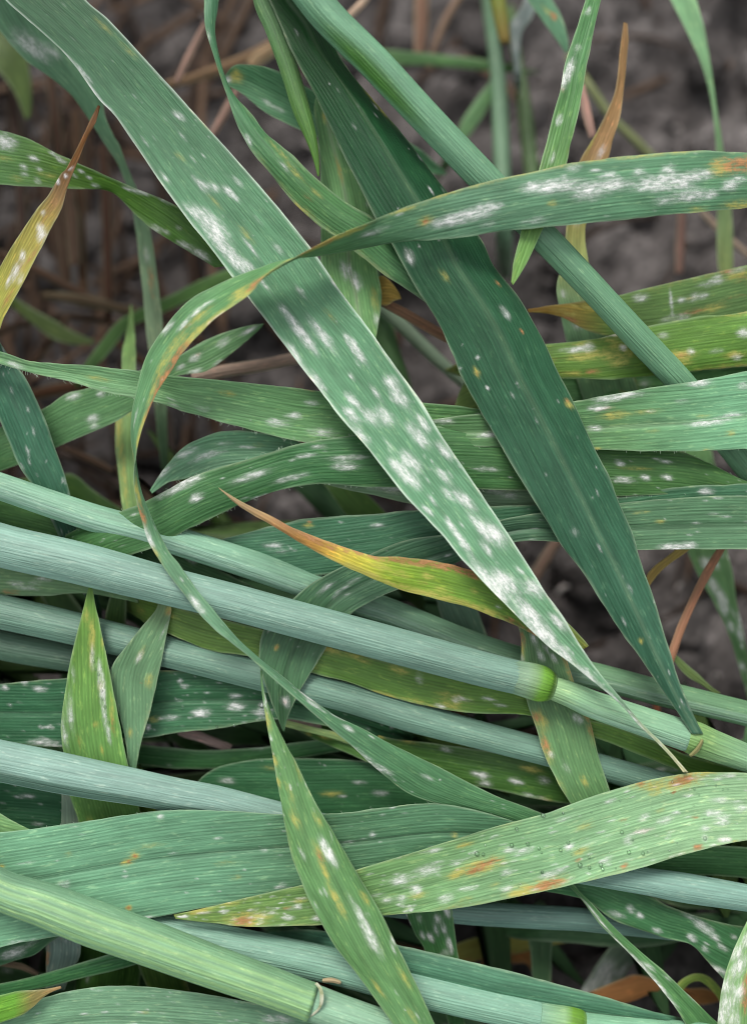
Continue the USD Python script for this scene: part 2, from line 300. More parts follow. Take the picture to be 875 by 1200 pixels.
def tube(pts, sides=24, res=5.0, seam=0.05, flat=1.0, roll=0.0, bulge=None, sd=0):
    pts = np.array(pts, float)
    t = np.r_[0, np.cumsum(np.linalg.norm(np.diff(pts[:, :2], axis=0), axis=1) + 1e-6)]
    n = max(6, int(t[-1] / res)); tt = np.linspace(0, t[-1], n)
    ip = Akima1DInterpolator if len(pts) > 4 else PchipInterpolator
    q = ip(t, pts)(tt)
    C = cam3(q[:, 0], q[:, 1], q[:, 2]); R = q[:, 3] * (F - q[:, 2]) / F
    T = np.gradient(C, axis=0); T /= np.linalg.norm(T, axis=1, keepdims=True)
    S = np.cross(T, [0, 0, 1.0]); S /= np.linalg.norm(S, axis=1, keepdims=True); Z = np.cross(S, T)
    th = np.arange(sides) / sides * 2 * np.pi
    u = np.r_[0, np.cumsum(np.linalg.norm(np.diff(C, axis=0), axis=1))]
    saw = ((th + roll) / (2 * np.pi)) % 1.0
    rad = R[:, None] * (1 + seam * (saw[None] - 0.5)) * (1 + 0.02 * (meshkit.noise(np.stack(np.broadcast_arrays(u[:, None] / 60, np.cos(th)[None] * 2 + 5, np.sin(th)[None] * 2 + sd), -1), sd) - 0.5))
    if bulge is not None: rad = rad * bulge(np.linspace(0, 1, n))[:, None]
    P = C[:, None] + (S[:, None] * np.cos(th)[None, :, None] + Z[:, None] * np.sin(th)[None, :, None] * flat) * rad[..., None]
    a = np.arange(n * sides).reshape(n, sides); b = np.roll(a, -1, 1)
    f = np.stack([a[:-1], b[:-1], b[1:], a[1:]], -1).reshape(-1, 4)
    V = np.r_[P.reshape(-1, 3), C[[0, -1]]]; k = n * sides
    caps = np.r_[np.stack([b[0], a[0], np.full(sides, k), np.full(sides, k)], -1), np.stack([a[-1], b[-1], np.full(sides, k + 1), np.full(sides, k + 1)], -1)]
    tri = np.r_[f[:, [0, 1, 2]], f[:, [0, 2, 3]], caps[:, :3]]
    v0, v1, v2 = V[tri[0]]
    if np.cross(v1 - v0, v2 - v0) @ (v0 - C[0]) < 0: tri = tri[:, ::-1]
    luv = np.stack(np.broadcast_arrays(u[:, None], (th * R.mean())[None] + 40 * sd, np.full((n, sides), sd * 3.1)), -1).reshape(-1, 3)
    luv = np.r_[luv, luv[[0, -1]]]
    return V, tri, luv, C, u, th, R

def stem_part(nm, pts, tint, x, org, sd, mask=None, mat=None, label=None, mottle=True, **kw):
    V, tri, luv, C, u, th, R = tube(pts, sd=sd, **kw)
    n, k = len(u), len(th)
    if np.isscalar(tint[0]): col = np.ones((n, k, 3)) * np.array(tint)
    else:
        ks = np.array([q for q, _ in tint]) * u[-1]; cs = np.array([c for _, c in tint])
        col = np.stack([np.interp(u, ks, cs[:, q]) for q in range(3)], -1)[:, None] * np.ones((n, k, 3))
    if mottle:
        mo = meshkit.fbm(np.stack(np.broadcast_arrays(u[:, None] / 70, np.cos(th)[None] * 1.5 + 8, np.sin(th)[None] * 1.5 + sd * 2.0), -1), 3, sd + 11)
        col = col * (0.76 + 0.54 * mo)[..., None] * np.array([1.04, 0.99, 0.855])
    mk = np.zeros((n, k, 3))
    if mask: mask(mk, col, u, th)
    col = np.r_[col.reshape(-1, 3), col[0, :1], col[-1, :1]]; mk = np.r_[mk.reshape(-1, 3), np.zeros((2, 3))]
    m = mesh_at(nm, world(V), tri, mat or STEM, x, org, {'luv': luv, 'tint': col, 'mask': mk})
    if label: put(m, label)
    return m

def droop_end(pts, dirn, length, drop):
    """Runs a stem on past the frame, down to the soil."""
    p = np.array(pts, float)
    a, b = (p[0], p[1]) if dirn == 0 else (p[-1], p[-2])
    d = (a - b)[:2]; d /= np.linalg.norm(d)
    new = [[*(a[:2] + d * length * k), a[2] - drop * k * k, a[3] * (1 - 0.1 * k)] for k in (0.35, 0.7, 1.0)]
    return new[::-1] + p.tolist() if dirn == 0 else p.tolist() + new

def stem(label, pts, tint=STEMC, name='wheat_tiller', cat='stem', ext=(0, 0), drop=260, group='wheat stems in the tangle', part='sheath', sd=None, **kw):
    seedn[0] += 1; sd = seedn[0]
    if ext[0]: pts = droop_end(pts, 0, ext[0], drop)
    if ext[1]: pts = droop_end(pts, 1, ext[1], drop)
    mid = pts[len(pts) // 2]; org = world(cam3(mid[0], mid[1], mid[2]))
    x = thing(name, org); put(x, label, cat, group)
    stem_part(part, pts, tint, x, org, sd, **kw)
    return x, org

def straw(label, pts, w, tint=TAN, name='dry_straw', cat='straw', group='dry straws on the soil', h=None, **kw):
    """A dead flattened stalk."""
    st = []
    p = np.array(pts, float)
    d = np.gradient(p[:, :2], axis=0); d /= np.linalg.norm(d, axis=1, keepdims=True)
    for i, (x, y, hh) in enumerate(p):
        k = w / 2 * (0.75 if i in (0, len(p) - 1) else 1.0); nx, ny = -d[i, 1] * k, d[i, 0] * k
        st.append((x + nx, y + ny, x - nx, y - ny, hh, w * 0.2))
    return leaf(label, st, tint, name=name, cat=cat, group=group, mat=DRY, cup=-0.35, wave=0.8, thick=1.4, res=5, **kw)

# ------------------------------------------------------------------ the ground
def soil_h(py):
    """Height (towards the camera) of the soil under a point of the drawing plane."""
    return F - 1900 * CT / (CT - (600 - py) / F * ST)

def soil_z(x, y):
    p = np.stack([np.asarray(x) * 22, np.asarray(y) * 22, np.zeros_like(x)], -1)
    q = np.stack([np.asarray(x) * 95, np.asarray(y) * 95, np.zeros_like(x)], -1)
    fade = np.exp(-(np.hypot(x, y) / 1.2) ** 2)
    return ((meshkit.fbm(p, 3, 5) - 0.5) * 0.022 + (np.abs(meshkit.fbm(q, 4, 9) - 0.5)) * 0.030 - 0.007) * fade

g = np.r_[np.linspace(-0.32, 0.32, 300)]
o = 0.32 * 1.28 ** np.arange(1, 22)
g = np.r_[-o[::-1], g, o]
gx, gy = np.meshgrid(g, g); gz = soil_z(gx, gy)
k = len(g); a = np.arange(k * k).reshape(k, k)
sf = np.stack([a[:-1, :-1], a[:-1, 1:], a[1:, 1:], a[1:, :-1]], -1).reshape(-1, 4)
SOIL = usdkit.material(stage, '/World/Looks/soil_look', {
    'g': ('geometry', {}), 'n1': ('noise_texture', {'scale': 55, 'detail': 6, 'roughness': 0.65}), 'n2': ('noise_texture', {'scale': 420, 'detail': 4, 'roughness': 0.7}),
    'r1': ('rgb_ramp', {'ramp': [(0.30, (0.022, 0.0185, 0.018)), (0.5, (0.060, 0.0535, 0.0525)), (0.70, (0.130, 0.119, 0.118))]}),
    'r2': ('rgb_ramp', {'ramp': [(0.32, (0.45, 0.44, 0.44)), (0.55, (1.0, 0.98, 0.96)), (0.74, (2.4, 2.35, 2.35))]}),
    'm': ('mix_color', {'blend_type': 'multiply', 'fac': 1.0, 'use_clamp': False}),
    'b': ('bump', {'strength': 0.9, 'distance': 0.0015}), 'p': ('principled_bsdf', {'roughness': 0.85, 'specular_ior_level': 0.35})},
    [('g.position', 'n1.vector'), ('g.position', 'n2.vector'), ('n1.fac', 'r1.fac'), ('n2.fac', 'r2.fac'), ('r1.color', 'm.a'), ('r2.color', 'm.b'), ('m.result', 'p.base_color'),
     ('n2.fac', 'b.height'), ('b.normal', 'p.normal')], surface='p.BSDF')
put(usdkit.mesh(stage, '/World/ground', (np.stack([gx, gy, gz], -1).reshape(-1, 3), sf), SOIL, True), kind='structure')
# clods and crumbs
cr = np.random.default_rng(21); cv, cf, nv = [], [], 0
ico = trimesh.creation.icosphere(2)
for i in range(1300):
    x, y = cr.uniform(-0.2, 0.2), cr.uniform(-0.16, 0.26)
    s = 0.0012 + 0.0085 * cr.random() ** 3
    v = ico.vertices * (0.75 + 0.5 * meshkit.fbm(ico.vertices * 1.6 + i * 3.3, 3, 4))[:, None] * s * np.array([1, cr.uniform(.7, 1.2), cr.uniform(.55, .85)])
    w = cr.uniform(0, 6.28); v = v @ np.array([[math.cos(w), -math.sin(w), 0], [math.sin(w), math.cos(w), 0], [0, 0, 1]])
    cv.append(v + [x, y, float(soil_z(np.array(x), np.array(y))) + s * 0.25]); cf.append(ico.faces + nv); nv += len(v)
put(usdkit.mesh(stage, '/World/soil_clods', (np.concatenate(cv), np.concatenate(cf)), SOIL, True), 'loose grey brown crumbs and clods scattered over the bare soil', 'soil', kind='stuff')

# unseen wheat added round the spot, to shut out low sky and darken gaps
wr = np.random.default_rng(77); wv, wf, wl, wt, nv = [], [], [], [], 0
def in_view(p):
    c = (p - CAM_POS) @ ROT / U
    d = np.maximum(-c[:, 2], 1e-3); x = 437.5 + F * c[:, 0] / d; y = 600 - F * c[:, 1] / d
    return ((c[:, 2] < 0) & (x > -420) & (x < 1295) & (y > -520) & (y < 1720)).any() or (np.linalg.norm(p - CAM_POS, axis=1) < 0.11).any()
count = 0
while count < 1500:
    a, rad = wr.uniform(0, 2 * np.pi), 0.17 + 0.5 * wr.random() ** 1.3
    b = np.array([rad * math.cos(a), rad * math.sin(a) + 0.03, 0.0])
    hgt, lean, az, wd = wr.uniform(0.12, 0.36), wr.uniform(0.0, 0.9), wr.uniform(0, 2 * np.pi), wr.uniform(0.004, 0.009)
    stalk = wr.random() < 0.25
    if stalk: lean *= 0.25; wd = 0.0022
    k = np.linspace(0, 1, 8)[:, None]; o = np.array([math.cos(az), math.sin(az), 0])
    c = b + o * hgt * lean * k ** 2 + np.array([0, 0, hgt]) * (k - (0.35 * lean) * k ** 3)
    s_ = np.cross(o, [0, 0, 1.0]) * wd * np.clip(1.15 - k ** 3, 0.06, 1); nn = np.cross(np.gradient(c, axis=0), s_); nn = nn / np.linalg.norm(nn, axis=1, keepdims=True) * (0.0022 if stalk else 0.0008)
    if in_view(c): continue
    v = np.concatenate([c + s_, c - nn, c - s_, c + nn]); i = np.arange(7)
    f = np.concatenate([np.stack([g * 8 + i, g * 8 + i + 1, (g + 1) % 4 * 8 + i + 1, (g + 1) % 4 * 8 + i], -1) for g in range(4)])
    wv.append(v); wf.append(f + nv); nv += 32; count += 1
    wl.append(np.stack([np.tile(k[:, 0] * hgt / U, 4), np.repeat([-1, 0, 1, 0], 8) * wd / U + 50 * count, np.full(32, count * 1.7)], -1))
    wt.append(np.tile(np.array([0.055, 0.125, 0.06]) * wr.uniform(0.7, 1.4), (32, 1)))
wm = usdkit.mesh(stage, '/World/added_wheat_ring', (np.concatenate(wv), np.concatenate(wf)), LEAF, True)
for nm, arr in (('luv', np.concatenate(wl)), ('tint', np.concatenate(wt)), ('mask', np.zeros((nv, 3)))):
    UsdGeom.PrimvarsAPI(wm).CreatePrimvar(nm, Sdf.ValueTypeNames.Color3fArray, 'vertex').Set(Vt.Vec3fArray.FromNumpy(arr.astype(np.float32)))
put(wm, 'ring of unseen wheat added all round to shut out the low sky', 'wheat', kind='stuff')
# ================================================================== STEMS
def sheath_grooves(a0, a1, depth=0.5, ch=None, colr=(0.24, 0.34, 0.12), lines=3):
    """Pale or dark stripes that run along a leaf sheath between two angles."""
    def f(mk, col, u, th):
        for k in range(lines):
            a = a0 + (a1 - a0) * (k + 0.5) / lines
            w = np.exp(-(((th - a + np.pi) % (2 * np.pi) - np.pi) / 0.10) ** 2)[None] * depth * smoothstep(0, 60, u)[:, None]
            col[:] = col * (1 - w[..., None]) + np.array(colr) * w[..., None]
    return f

def green_patch(u0, a0, ul, al, colr=(0.075, 0.20, 0.02)):
    def f(mk, col, u, th):
        d = ((u[:, None] - u0) / ul) ** 2 + (((th[None] - a0 + np.pi) % (2 * np.pi) - np.pi) / al) ** 2
        w = (0.9 * np.exp(-d ** 2))[..., None]; col[:] = col * (1 - w) + np.array(colr) * w
    return f

# thick stem that crosses the upper right from top to right edge
stem('thick smooth blue green stem slanting down from the top edge behind the arching leaf',
     [(345, -30, 82, 20), (372, 5, 78, 20), (443, 78, 70, 19.5), (500, 139, 58, 18.5), (575, 217, 40, 18), (638, 279, 30, 17), (697, 341, 18, 16), (748, 396, 6, 16), (797, 448, -12, 15.5), (865, 535, -40, 15), (905, 585, -55, 15)],
     [(0, (0.11, 0.245, 0.175)), (0.5, (0.105, 0.235, 0.155)), (1, (0.085, 0.20, 0.12))], ext=(260, 200), sides=28, roll=2.0, mask=green_patch(640, 0.75, 75, 0.6, (0.04, 0.13, 0.012)))

# main stem with node, crossing the middle
S2 = [(-40, 628, 20, 26), (0, 639, 20, 25.5), (100, 662, 23, 25), (200, 688, 26, 22.5), (300, 713, 27, 21.5), (400, 740, 28, 21.5), (500, 767, 29, 21), (560, 783, 30, 20.5), (618, 797, 30, 19.5)]
xs, og = stem('long blue grey stem with a bright green node, crossing the middle of the tangle', S2, [(0, (0.185, 0.325, 0.315)), (0.45, (0.165, 0.29, 0.275)), (1, (0.105, 0.195, 0.175))], ext=(420, 0), drop=300, sides=32, roll=1.2,
     mask=sheath_grooves(3.6, 4.6, 0.55, colr=(0.07, 0.14, 0.10), lines=5))
sdn = 301
stem_part('node', [(596, 791.5, 30, 19.6), (608, 794.5, 30, 20.2), (620, 797.5, 30, 21.2), (632, 801, 30, 21.4), (640, 803.5, 30, 19.4), (648, 806, 30, 15)], [(0, (0.105, 0.19, 0.15)), (0.35, (0.15, 0.25, 0.18)), (0.55, (0.125, 0.225, 0.11)), (0.68, (0.10, 0.235, 0.035)), (0.85, (0.075, 0.19, 0.02)), (0.93, (0.03, 0.07, 0.012)), (1, (0.12, 0.22, 0.09))], xs, og, sdn, sides=28, res=1.5, seam=0.0, label='swollen bright green node')
stem_part('culm', [(640, 804, 30, 13.5), (665, 813, 30, 15), (700, 828, 29, 16.5), (760, 848, 27, 17.5), (805, 863, 25, 18.5)], [(0, (0.20, 0.34, 0.18)), (0.25, (0.15, 0.29, 0.19)), (1, (0.14, 0.27, 0.20))], xs, og, sdn + 1, sides=28, mask=sheath_grooves(0.5, 1.4, 0.5, colr=(0.28, 0.42, 0.34), lines=3))
stem_part('sheath', droop_end([(800, 861, 25, 17.5), (815, 866, 25, 20), (835, 874, 22, 18.5), (875, 889, 18, 16.5), (915, 905, 12, 16)], 1, 380, 240), [(0, (0.13, 0.25, 0.08)), (0.06, (0.15, 0.28, 0.15)), (0.2, (0.16, 0.30, 0.27))], xs, og, sdn + 2, sides=28, mask=sheath_grooves(1.8, 2.6, 0.5, colr=(0.09, 0.19, 0.10), lines=2))
# collar, auricle
stem_part('collar', [(806, 862, 34, 9), (814, 866, 32, 12), (822, 871, 30, 12), (829, 876, 26, 9)], (0.15, 0.21, 0.06), xs, og, sdn + 3, sides=14, res=1.5, mottle=False, label='yellow green collar where the dark blade joins')
leaf('', [(824, 868, 821, 866, 46, 0), (821, 875, 817, 873, 47, 0), (816, 882, 812, 879, 46, 0), (809, 887, 807, 885, 44, 0)], (0.22, 0.18, 0.08), parent=(xs, og), res=2, mat=DRY, wave=0.5)
# the big dark blade that grows from that collar
leaf('', [(300, -40, 326, -42, 34, 6), (317, 0, 352, -2, 38, 8), (330, 28, 382, 30, 40, 10), (343, 57, 404, 70, 42, 12), (371, 109, 444, 118, 42, 14), (400, 169, 480, 160, 42, 16), (440, 249, 522, 214, 42, 16), (463, 286, 566, 276, 42, 12), (486, 329, 583, 309, 42, 10), (509, 366, 606, 340, 43, 10), (529, 406, 634, 383, 43, 10), (546, 446, 662, 443, 44, 8), (571, 491, 682, 483, 45, 8),
          (600, 540, 700, 524, 46, 6), (629, 589, 719, 566, 47, 4), (659, 640, 740, 617, 48, 0), (688, 677, 750, 652, 48, -4), (719, 729, 764, 695, 49, -8), (748, 769, 779, 747, 49, -10), (776, 811, 792, 789, 48, -8), (798, 842, 809, 832, 46, -4), (810, 860, 824, 860, 45, 0)],
     [(0, (0.016, 0.066, 0.014)), (0.3, (0.009, 0.052, 0.010)), (0.42, (0.016, 0.062, 0.026)), (0.6, (0.025, 0.076, 0.040)), (1, (0.046, 0.108, 0.074))], fold=-0.20, rib=0.15, ribv=0.04, wave=0.7, parent=(xs, og), ext=(260, 0), droop=60, res=2.8, flecks=1.0,  # tints darkened to stand for the blade tilting away from the sky
     edge=(0.15, 0), spots=[(478, 300, 9, 5, .8, 0), (520, 324, 9, 4, .5, 1), (583, 332, 6, 3, .7, 2), (591, 365, 9, 4, .8, 0), (611, 389, 4, 2.5, .9, 2), (558, 435, 8, 3, .9, 1), (559, 437, 5, 2, .6, 2), (667, 475, 7, 5, .75, 1), (665, 470, 5, 4, .6, 2), (446, 118, 30, 5, .8, 1), (750, 750, 4, 3, .8, 1), (560, 420, 3, 2.5, 1, 0), (571, 454, 3, 2.5, 1, 0), (540, 431, 3, 2, .9, 0), (672, 624, 7, 5, .4, 0), (738, 690, 8, 3, .4, 0)])

# upper pale stem on the left and its run behind the node
stem('blue green stem with a pale upper flank, second stem down from the left edge',
     [(-40, 556, 12, 16), (0, 570, 10, 16), (100, 604, 6, 16.5), (200, 632, -2, 17), (300, 664, -16, 17.5), (380, 692, -28, 17), (450, 715, -36, 16), (540, 750, -38, 15), (620, 776, -38, 15), (700, 793, -32, 15.5), (780, 814, -28, 15.5), (880, 838, -30, 15), (920, 848, -34, 15)],
     [(0, (0.17, 0.32, 0.26)), (0.42, (0.14, 0.28, 0.22)), (0.6, (0.085, 0.18, 0.11)), (1, (0.10, 0.22, 0.12))], ext=(380, 320), sides=26, roll=0.2,
     mask=sheath_grooves(0.9, 1.5, 0.55, colr=(0.36, 0.48, 0.44), lines=2))
stem('grey blue stem low on the left, just under the long stem with the node',
     [(-40, 708, -22, 20), (0, 717, -22, 20), (100, 740, -21, 19), (200, 765, -20, 18), (300, 790, -20, 18), (400, 816, -20, 17), (486, 841, -20, 18), (571, 864, -20, 16), (640, 882, -20, 15.5), (720, 904, -24, 15), (790, 924, -30, 15)],
     [(0, (0.115, 0.215, 0.185)), (1, (0.095, 0.19, 0.16))], ext=(380, 300), sides=26, roll=2.6, mask=sheath_grooves(3.5, 4.3, 0.4, colr=(0.06, 0.12, 0.09), lines=3))
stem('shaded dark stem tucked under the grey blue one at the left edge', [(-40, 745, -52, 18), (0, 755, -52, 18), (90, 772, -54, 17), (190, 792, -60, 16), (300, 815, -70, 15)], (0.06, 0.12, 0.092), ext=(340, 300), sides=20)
stem('wide blue grey stem with dark grooves above the broad bottom left leaf',
     [(-40, 882, 22, 24), (0, 892, 22, 24), (50, 902, 21, 24), (100, 912, 18, 23), (160, 923, 12, 21), (200, 931, 8, 20), (260, 942, -2, 19), (340, 962, -16, 18), (430, 985, -40, 17)],
     [(0, (0.19, 0.33, 0.32)), (1, (0.165, 0.28, 0.27))], ext=(380, 200), sides=32, flat=0.85, roll=0.6, mask=sheath_grooves(0.5, 1.25, 0.8, colr=(0.045, 0.10, 0.07), lines=4))
xb, ob = stem('striped pale stem with a papery ligule at the bottom left corner',
     [(-40, 1022, 58, 21), (0, 1042, 56, 22), (57, 1062, 54, 24.5), (114, 1084, 53, 25.5), (171, 1104, 52, 25), (250, 1133, 50, 23.5), (320, 1158, 49, 22), (352, 1170, 48, 21.5), (366, 1175, 48, 22)],
     [(0, (0.18, 0.33, 0.24)), (0.3, (0.13, 0.265, 0.20)), (1, (0.12, 0.245, 0.15))], ext=(320, 0), sides=32, roll=4.4, mask=sheath_grooves(0.6, 2.6, 0.75, colr=(0.24, 0.40, 0.16), lines=5))
stem_part('culm', droop_end([(358, 1172, 47, 20), (380, 1181, 47, 20.5), (400, 1188, 47, 20), (455, 1206, 44, 19), (500, 1220, 40, 18)], 1, 300, 240), (0.17, 0.31, 0.24), xb, ob, 311, sides=26)
leaf('', [(371, 1152, 368, 1154, 62, 0), (377, 1160, 373, 1161, 67, 1), (379, 1169, 374, 1170, 70, 2), (377, 1180, 373, 1180, 70, 2), (370, 1189, 367, 1187, 67, 1), (358, 1195, 357, 1192, 62, 0)], (0.4, 0.4, 0.3), parent=(xb, ob), res=1.6, mat=LIG, wave=1.2, thick=0.5)
xm, om = stem('blue green stem with a green node at the bottom edge, running under the folded leaf',
     [(140, 1080, 0, 20), (200, 1094, 0, 20), (286, 1111, 0, 20), (383, 1131, 1, 20), (480, 1157, 2, 20), (571, 1178, 3, 19.5), (640, 1193, 4, 18)],
     [(0, (0.15, 0.27, 0.25)), (1, (0.14, 0.28, 0.235))], ext=(420, 0), sides=28, roll=1.0)
stem_part('node', [(630, 1190.5, 4, 18.3), (648, 1194, 4, 18.8), (664, 1197, 4, 19.3), (676, 1200, 4, 18.5), (684, 1202, 4, 14)], [(0, (0.135, 0.265, 0.205)), (0.5, (0.16, 0.29, 0.16)), (0.66, (0.095, 0.21, 0.03)), (0.88, (0.07, 0.17, 0.02)), (1, (0.12, 0.24, 0.10))], xm, om, 321, sides=24, res=1.5, seam=0, label='lime green node')
stem_part('culm', droop_end([(678, 1201, 4, 15), (730, 1207, 2, 15), (800, 1212, -2, 14)], 1, 300, 220), (0.14, 0.30, 0.22), xm, om, 322, sides=24)
stem('light blue stem showing under the right end of the large mildewed leaf',
     [(560, 1000, 0, 13), (640, 1015, 2, 14), (700, 1024, 4, 15), (754, 1033, 5, 15.5), (802, 1041, 5, 17), (875, 1053, 4, 15.5), (915, 1060, 2, 15)], [(0, (0.12, 0.23, 0.21)), (1, (0.16, 0.285, 0.28))], ext=(100, 340), sides=24)
stem('dim blue grey stem just below the middle of the large mildewed leaf',
     [(440, 1060, -40, 13), (530, 1069, -42, 13), (625, 1075, -44, 13.5), (690, 1079, -48, 13), (770, 1088, -58, 12)], (0.085, 0.165, 0.155), ext=(200, 160), sides=20)
stem('thin rolled green stalk hanging from the top, left of the big dark blade',
     [(300, -30, 4, 10), (307, 0, 5, 10.5), (322, 35, 6, 11), (340, 85, 6, 11), (352, 125, 4, 10.5), (364, 160, 2, 7), (371, 190, 0, 3.2), (373, 206, 0, 1.2)], [(0, (0.12, 0.24, 0.15)), (0.75, (0.10, 0.21, 0.10)), (1, (0.075, 0.19, 0.03))], ext=(200, 0), sides=18, name='rolled_leaf', cat='rolled leaf', part='blade')

# ================================================================== THE TWO BIG MILDEWED BLADES ON TOP
leaf('longest straight blade, thick with white mildew, slanting from the top left corner',
     [(-30, -50, 66, -48, 22, 6), (6, 0, 101, 0, 26, 6), (29, 21, 128, 24, 28, 6), (73, 61, 170, 70, 32, 5), (114, 114, 213, 118, 36, 4), (140, 143, 250, 157, 40, 3), (171, 189, 288, 200, 44, 2), (214, 249, 331, 250, 48, 0), (248, 293, 360, 286, 50, 0), (289, 347, 400, 343, 53, 0), (366, 446, 450, 411, 57, -2), (400, 490, 494, 474, 60, -2), (437, 534, 529, 529, 63, -3),
      (474, 580, 560, 573, 65, -3), (520, 629, 592, 620, 67, -4), (543, 657, 611, 650, 68, -4), (600, 717, 640, 695, 70, -5), (649, 763, 668, 737, 70, -6), (694, 797, 702, 788, 69, -4), (725, 823, 734, 826, 67, -2), (748, 850, 755, 851, 62, 0), (775, 876, 780, 876, 56, 0), (800, 905, 806, 905, 51, 0)],
     [(0, (0.036, 0.096, 0.056)), (0.24, (0.041, 0.104, 0.062)), (0.36, (0.060, 0.148, 0.094)), (0.56, (0.080, 0.190, 0.125)), (0.75, (0.098, 0.215, 0.150)), (0.93, (0.105, 0.22, 0.15)), (1, (0.42, 0.40, 0.28))], cup=0.05, wave=0.8, ext=(280, 0), droop=40, res=2.6, flecks=2.0, rib=0.0, rim=0.85, edge=(0.2, 0), split=(1, 48, 'withered_tip', 'cream withered tip'),
     spots=[(76, 64, 9, 3, .9, 0), (97, 85, 16, 4.5, .8, 0), (108, 105, 14, 3, .9, 0), (122, 122, 14, 3.5, .95, 0), (210, 136, 8, 6, .8, 0), (213, 160, 9, 3, .6, 0), (213, 184, 8, 4, .6, 1), (237, 216, 12, 6, .85, 0), (193, 209, 9, 4, .75, 0), (221, 246, 10, 4, .8, 0), (170, 165, 10, 3, .5, 0),
            (251, 220, 8, 5, .75, 0), (271, 227, 13, 5, .9, 0), (279, 213, 10, 4, .65, 0), (249, 262, 22, 11, 1, 0), (234, 252, 12, 6, .9, 0), (254, 280, 18, 8, 1, 0), (277, 305, 20, 8, .95, 0), (291, 314, 10, 6, .8, 0), (296, 291, 16, 2.5, .85, 0), (326, 291, 10, 5, .5, 0), (301, 257, 10, 3, .5, 0), (311, 334, 11, 3, .8, 0), (354, 343, 11, 3.5, .7, 0),
            (337, 371, 17, 4.5, .9, 0), (351, 389, 18, 6, .85, 0), (377, 391, 24, 6, .95, 0), (364, 406, 12, 4, .8, 0), (417, 410, 17, 4, .95, 0), (411, 397, 9, 4, .75, 0), (346, 414, 14, 4, .8, 0), (371, 447, 16, 5, .95, 0), (420, 416, 11, 4, .9, 0), (460, 449, 9, 7, 1, 0), (469, 466, 13, 7, 1, 0), (440, 461, 10, 3, .9, 0), (413, 469, 12, 5, .95, 0), (411, 486, 13, 6, 1, 0), (434, 489, 13, 6, .95, 0), (451, 486, 13, 8, 1, 0),
            (496, 494, 11, 5, .9, 0), (489, 510, 15, 8, 1, 0), (424, 510, 14, 5, .95, 0), (456, 520, 9, 2.5, .7, 0), (521, 529, 12, 5, .95, 0), (481, 541, 14, 9, 1, 0), (466, 549, 14, 6, 1, 0), (481, 560, 15, 8, 1, 0), (519, 557, 11, 5, .95, 0), (524, 580, 10, 4, .95, 0), (544, 586, 14, 7, 1, 0), (506, 586, 7, 3, .8, 0), (501, 599, 8, 4, .9, 0), (529, 617, 12, 4, .95, 0), (560, 617, 16, 5, .95, 0), (579, 624, 17, 10, 1, 0), (543, 637, 15, 4.5, .95, 0), (569, 643, 10, 4, .9, 0),
            (563, 669, 16, 5, .95, 0), (590, 680, 17, 12, 1, 0), (583, 694, 14, 7, 1, 0), (626, 689, 14, 8, 1, 0), (609, 669, 7, 3, .8, 0), (621, 720, 18, 8, 1, 0), (631, 737, 18, 8, 1, 0), (642, 749, 14, 6, 1, 0), (654, 729, 14, 5, .9, 0), (665, 770, 14, 5, .95, 0), (690, 793, 16, 4, .95, 0), (715, 815, 16, 4, .95, 0), (745, 846, 16, 4, .9, 0),
            (330, 60, 12, 4, .4, 1), (150, 60, 16, 5, .45, 1), (120, 30, 16, 5, .45, 1), (250, 235, 12, 4, .45, 1), (290, 275, 14, 4, .5, 1), (385, 370, 14, 4, .45, 1)])

e1 = [(414, 268, 16, 4.3, 0.88, 1), (390, 279, 16, 5.3, 0.98, 1), (365, 291, 16, 5.3, 1, 1), (385, 282, 12, 3.8, 0.63, 2), (345, 304, 16, 6.3, 0.98, 1), (318, 320, 16, 7.3, 0.98, 1), (303, 330, 12, 7.3, 0.83, 2), (285, 345, 14, 6.3, 0.98, 1), (262, 368, 16, 6.3, 0.83, 1), (245, 381, 16, 6.3, 0.98, 1), (225, 398, 16, 6.3, 1, 1), (209, 416, 14, 6.3, 0.88, 2), (198, 437, 16, 6.3, 0.93, 2), (188, 457, 14, 6.3, 0.93, 2), (177, 476, 14, 5.3, 0.88, 2), (170, 494, 14, 5.3, 1, 1), (163, 515, 14, 5.3, 1, 1), (158, 545, 16, 4.3, 0.98, 1), (160, 575, 16, 4.3, 0.98, 1), (166, 604, 14, 4.3, 0.98, 2), (173, 630, 14, 5.3, 0.98, 0), (182, 650, 10, 4.3, 0.88, 1), (360, 293, 12, 4, 0.75, 2), (330, 312, 12, 4, 0.75, 2), (295, 337, 12, 4, 0.75, 2), (252, 376, 12, 4, 0.75, 2), (218, 406, 12, 4, 0.75, 2), (204, 428, 12, 4, 0.75, 2), (192, 447, 12, 4, 0.75, 2), (182, 466, 12, 4, 0.75, 2), (173, 485, 12, 4, 0.75, 2)]
e1 += [(x, y, 26, 2.6, .62, 1) for x, y in ((470, 246), (515, 229), (560, 215), (605, 204), (650, 195), (700, 187), (750, 182), (800, 178))]
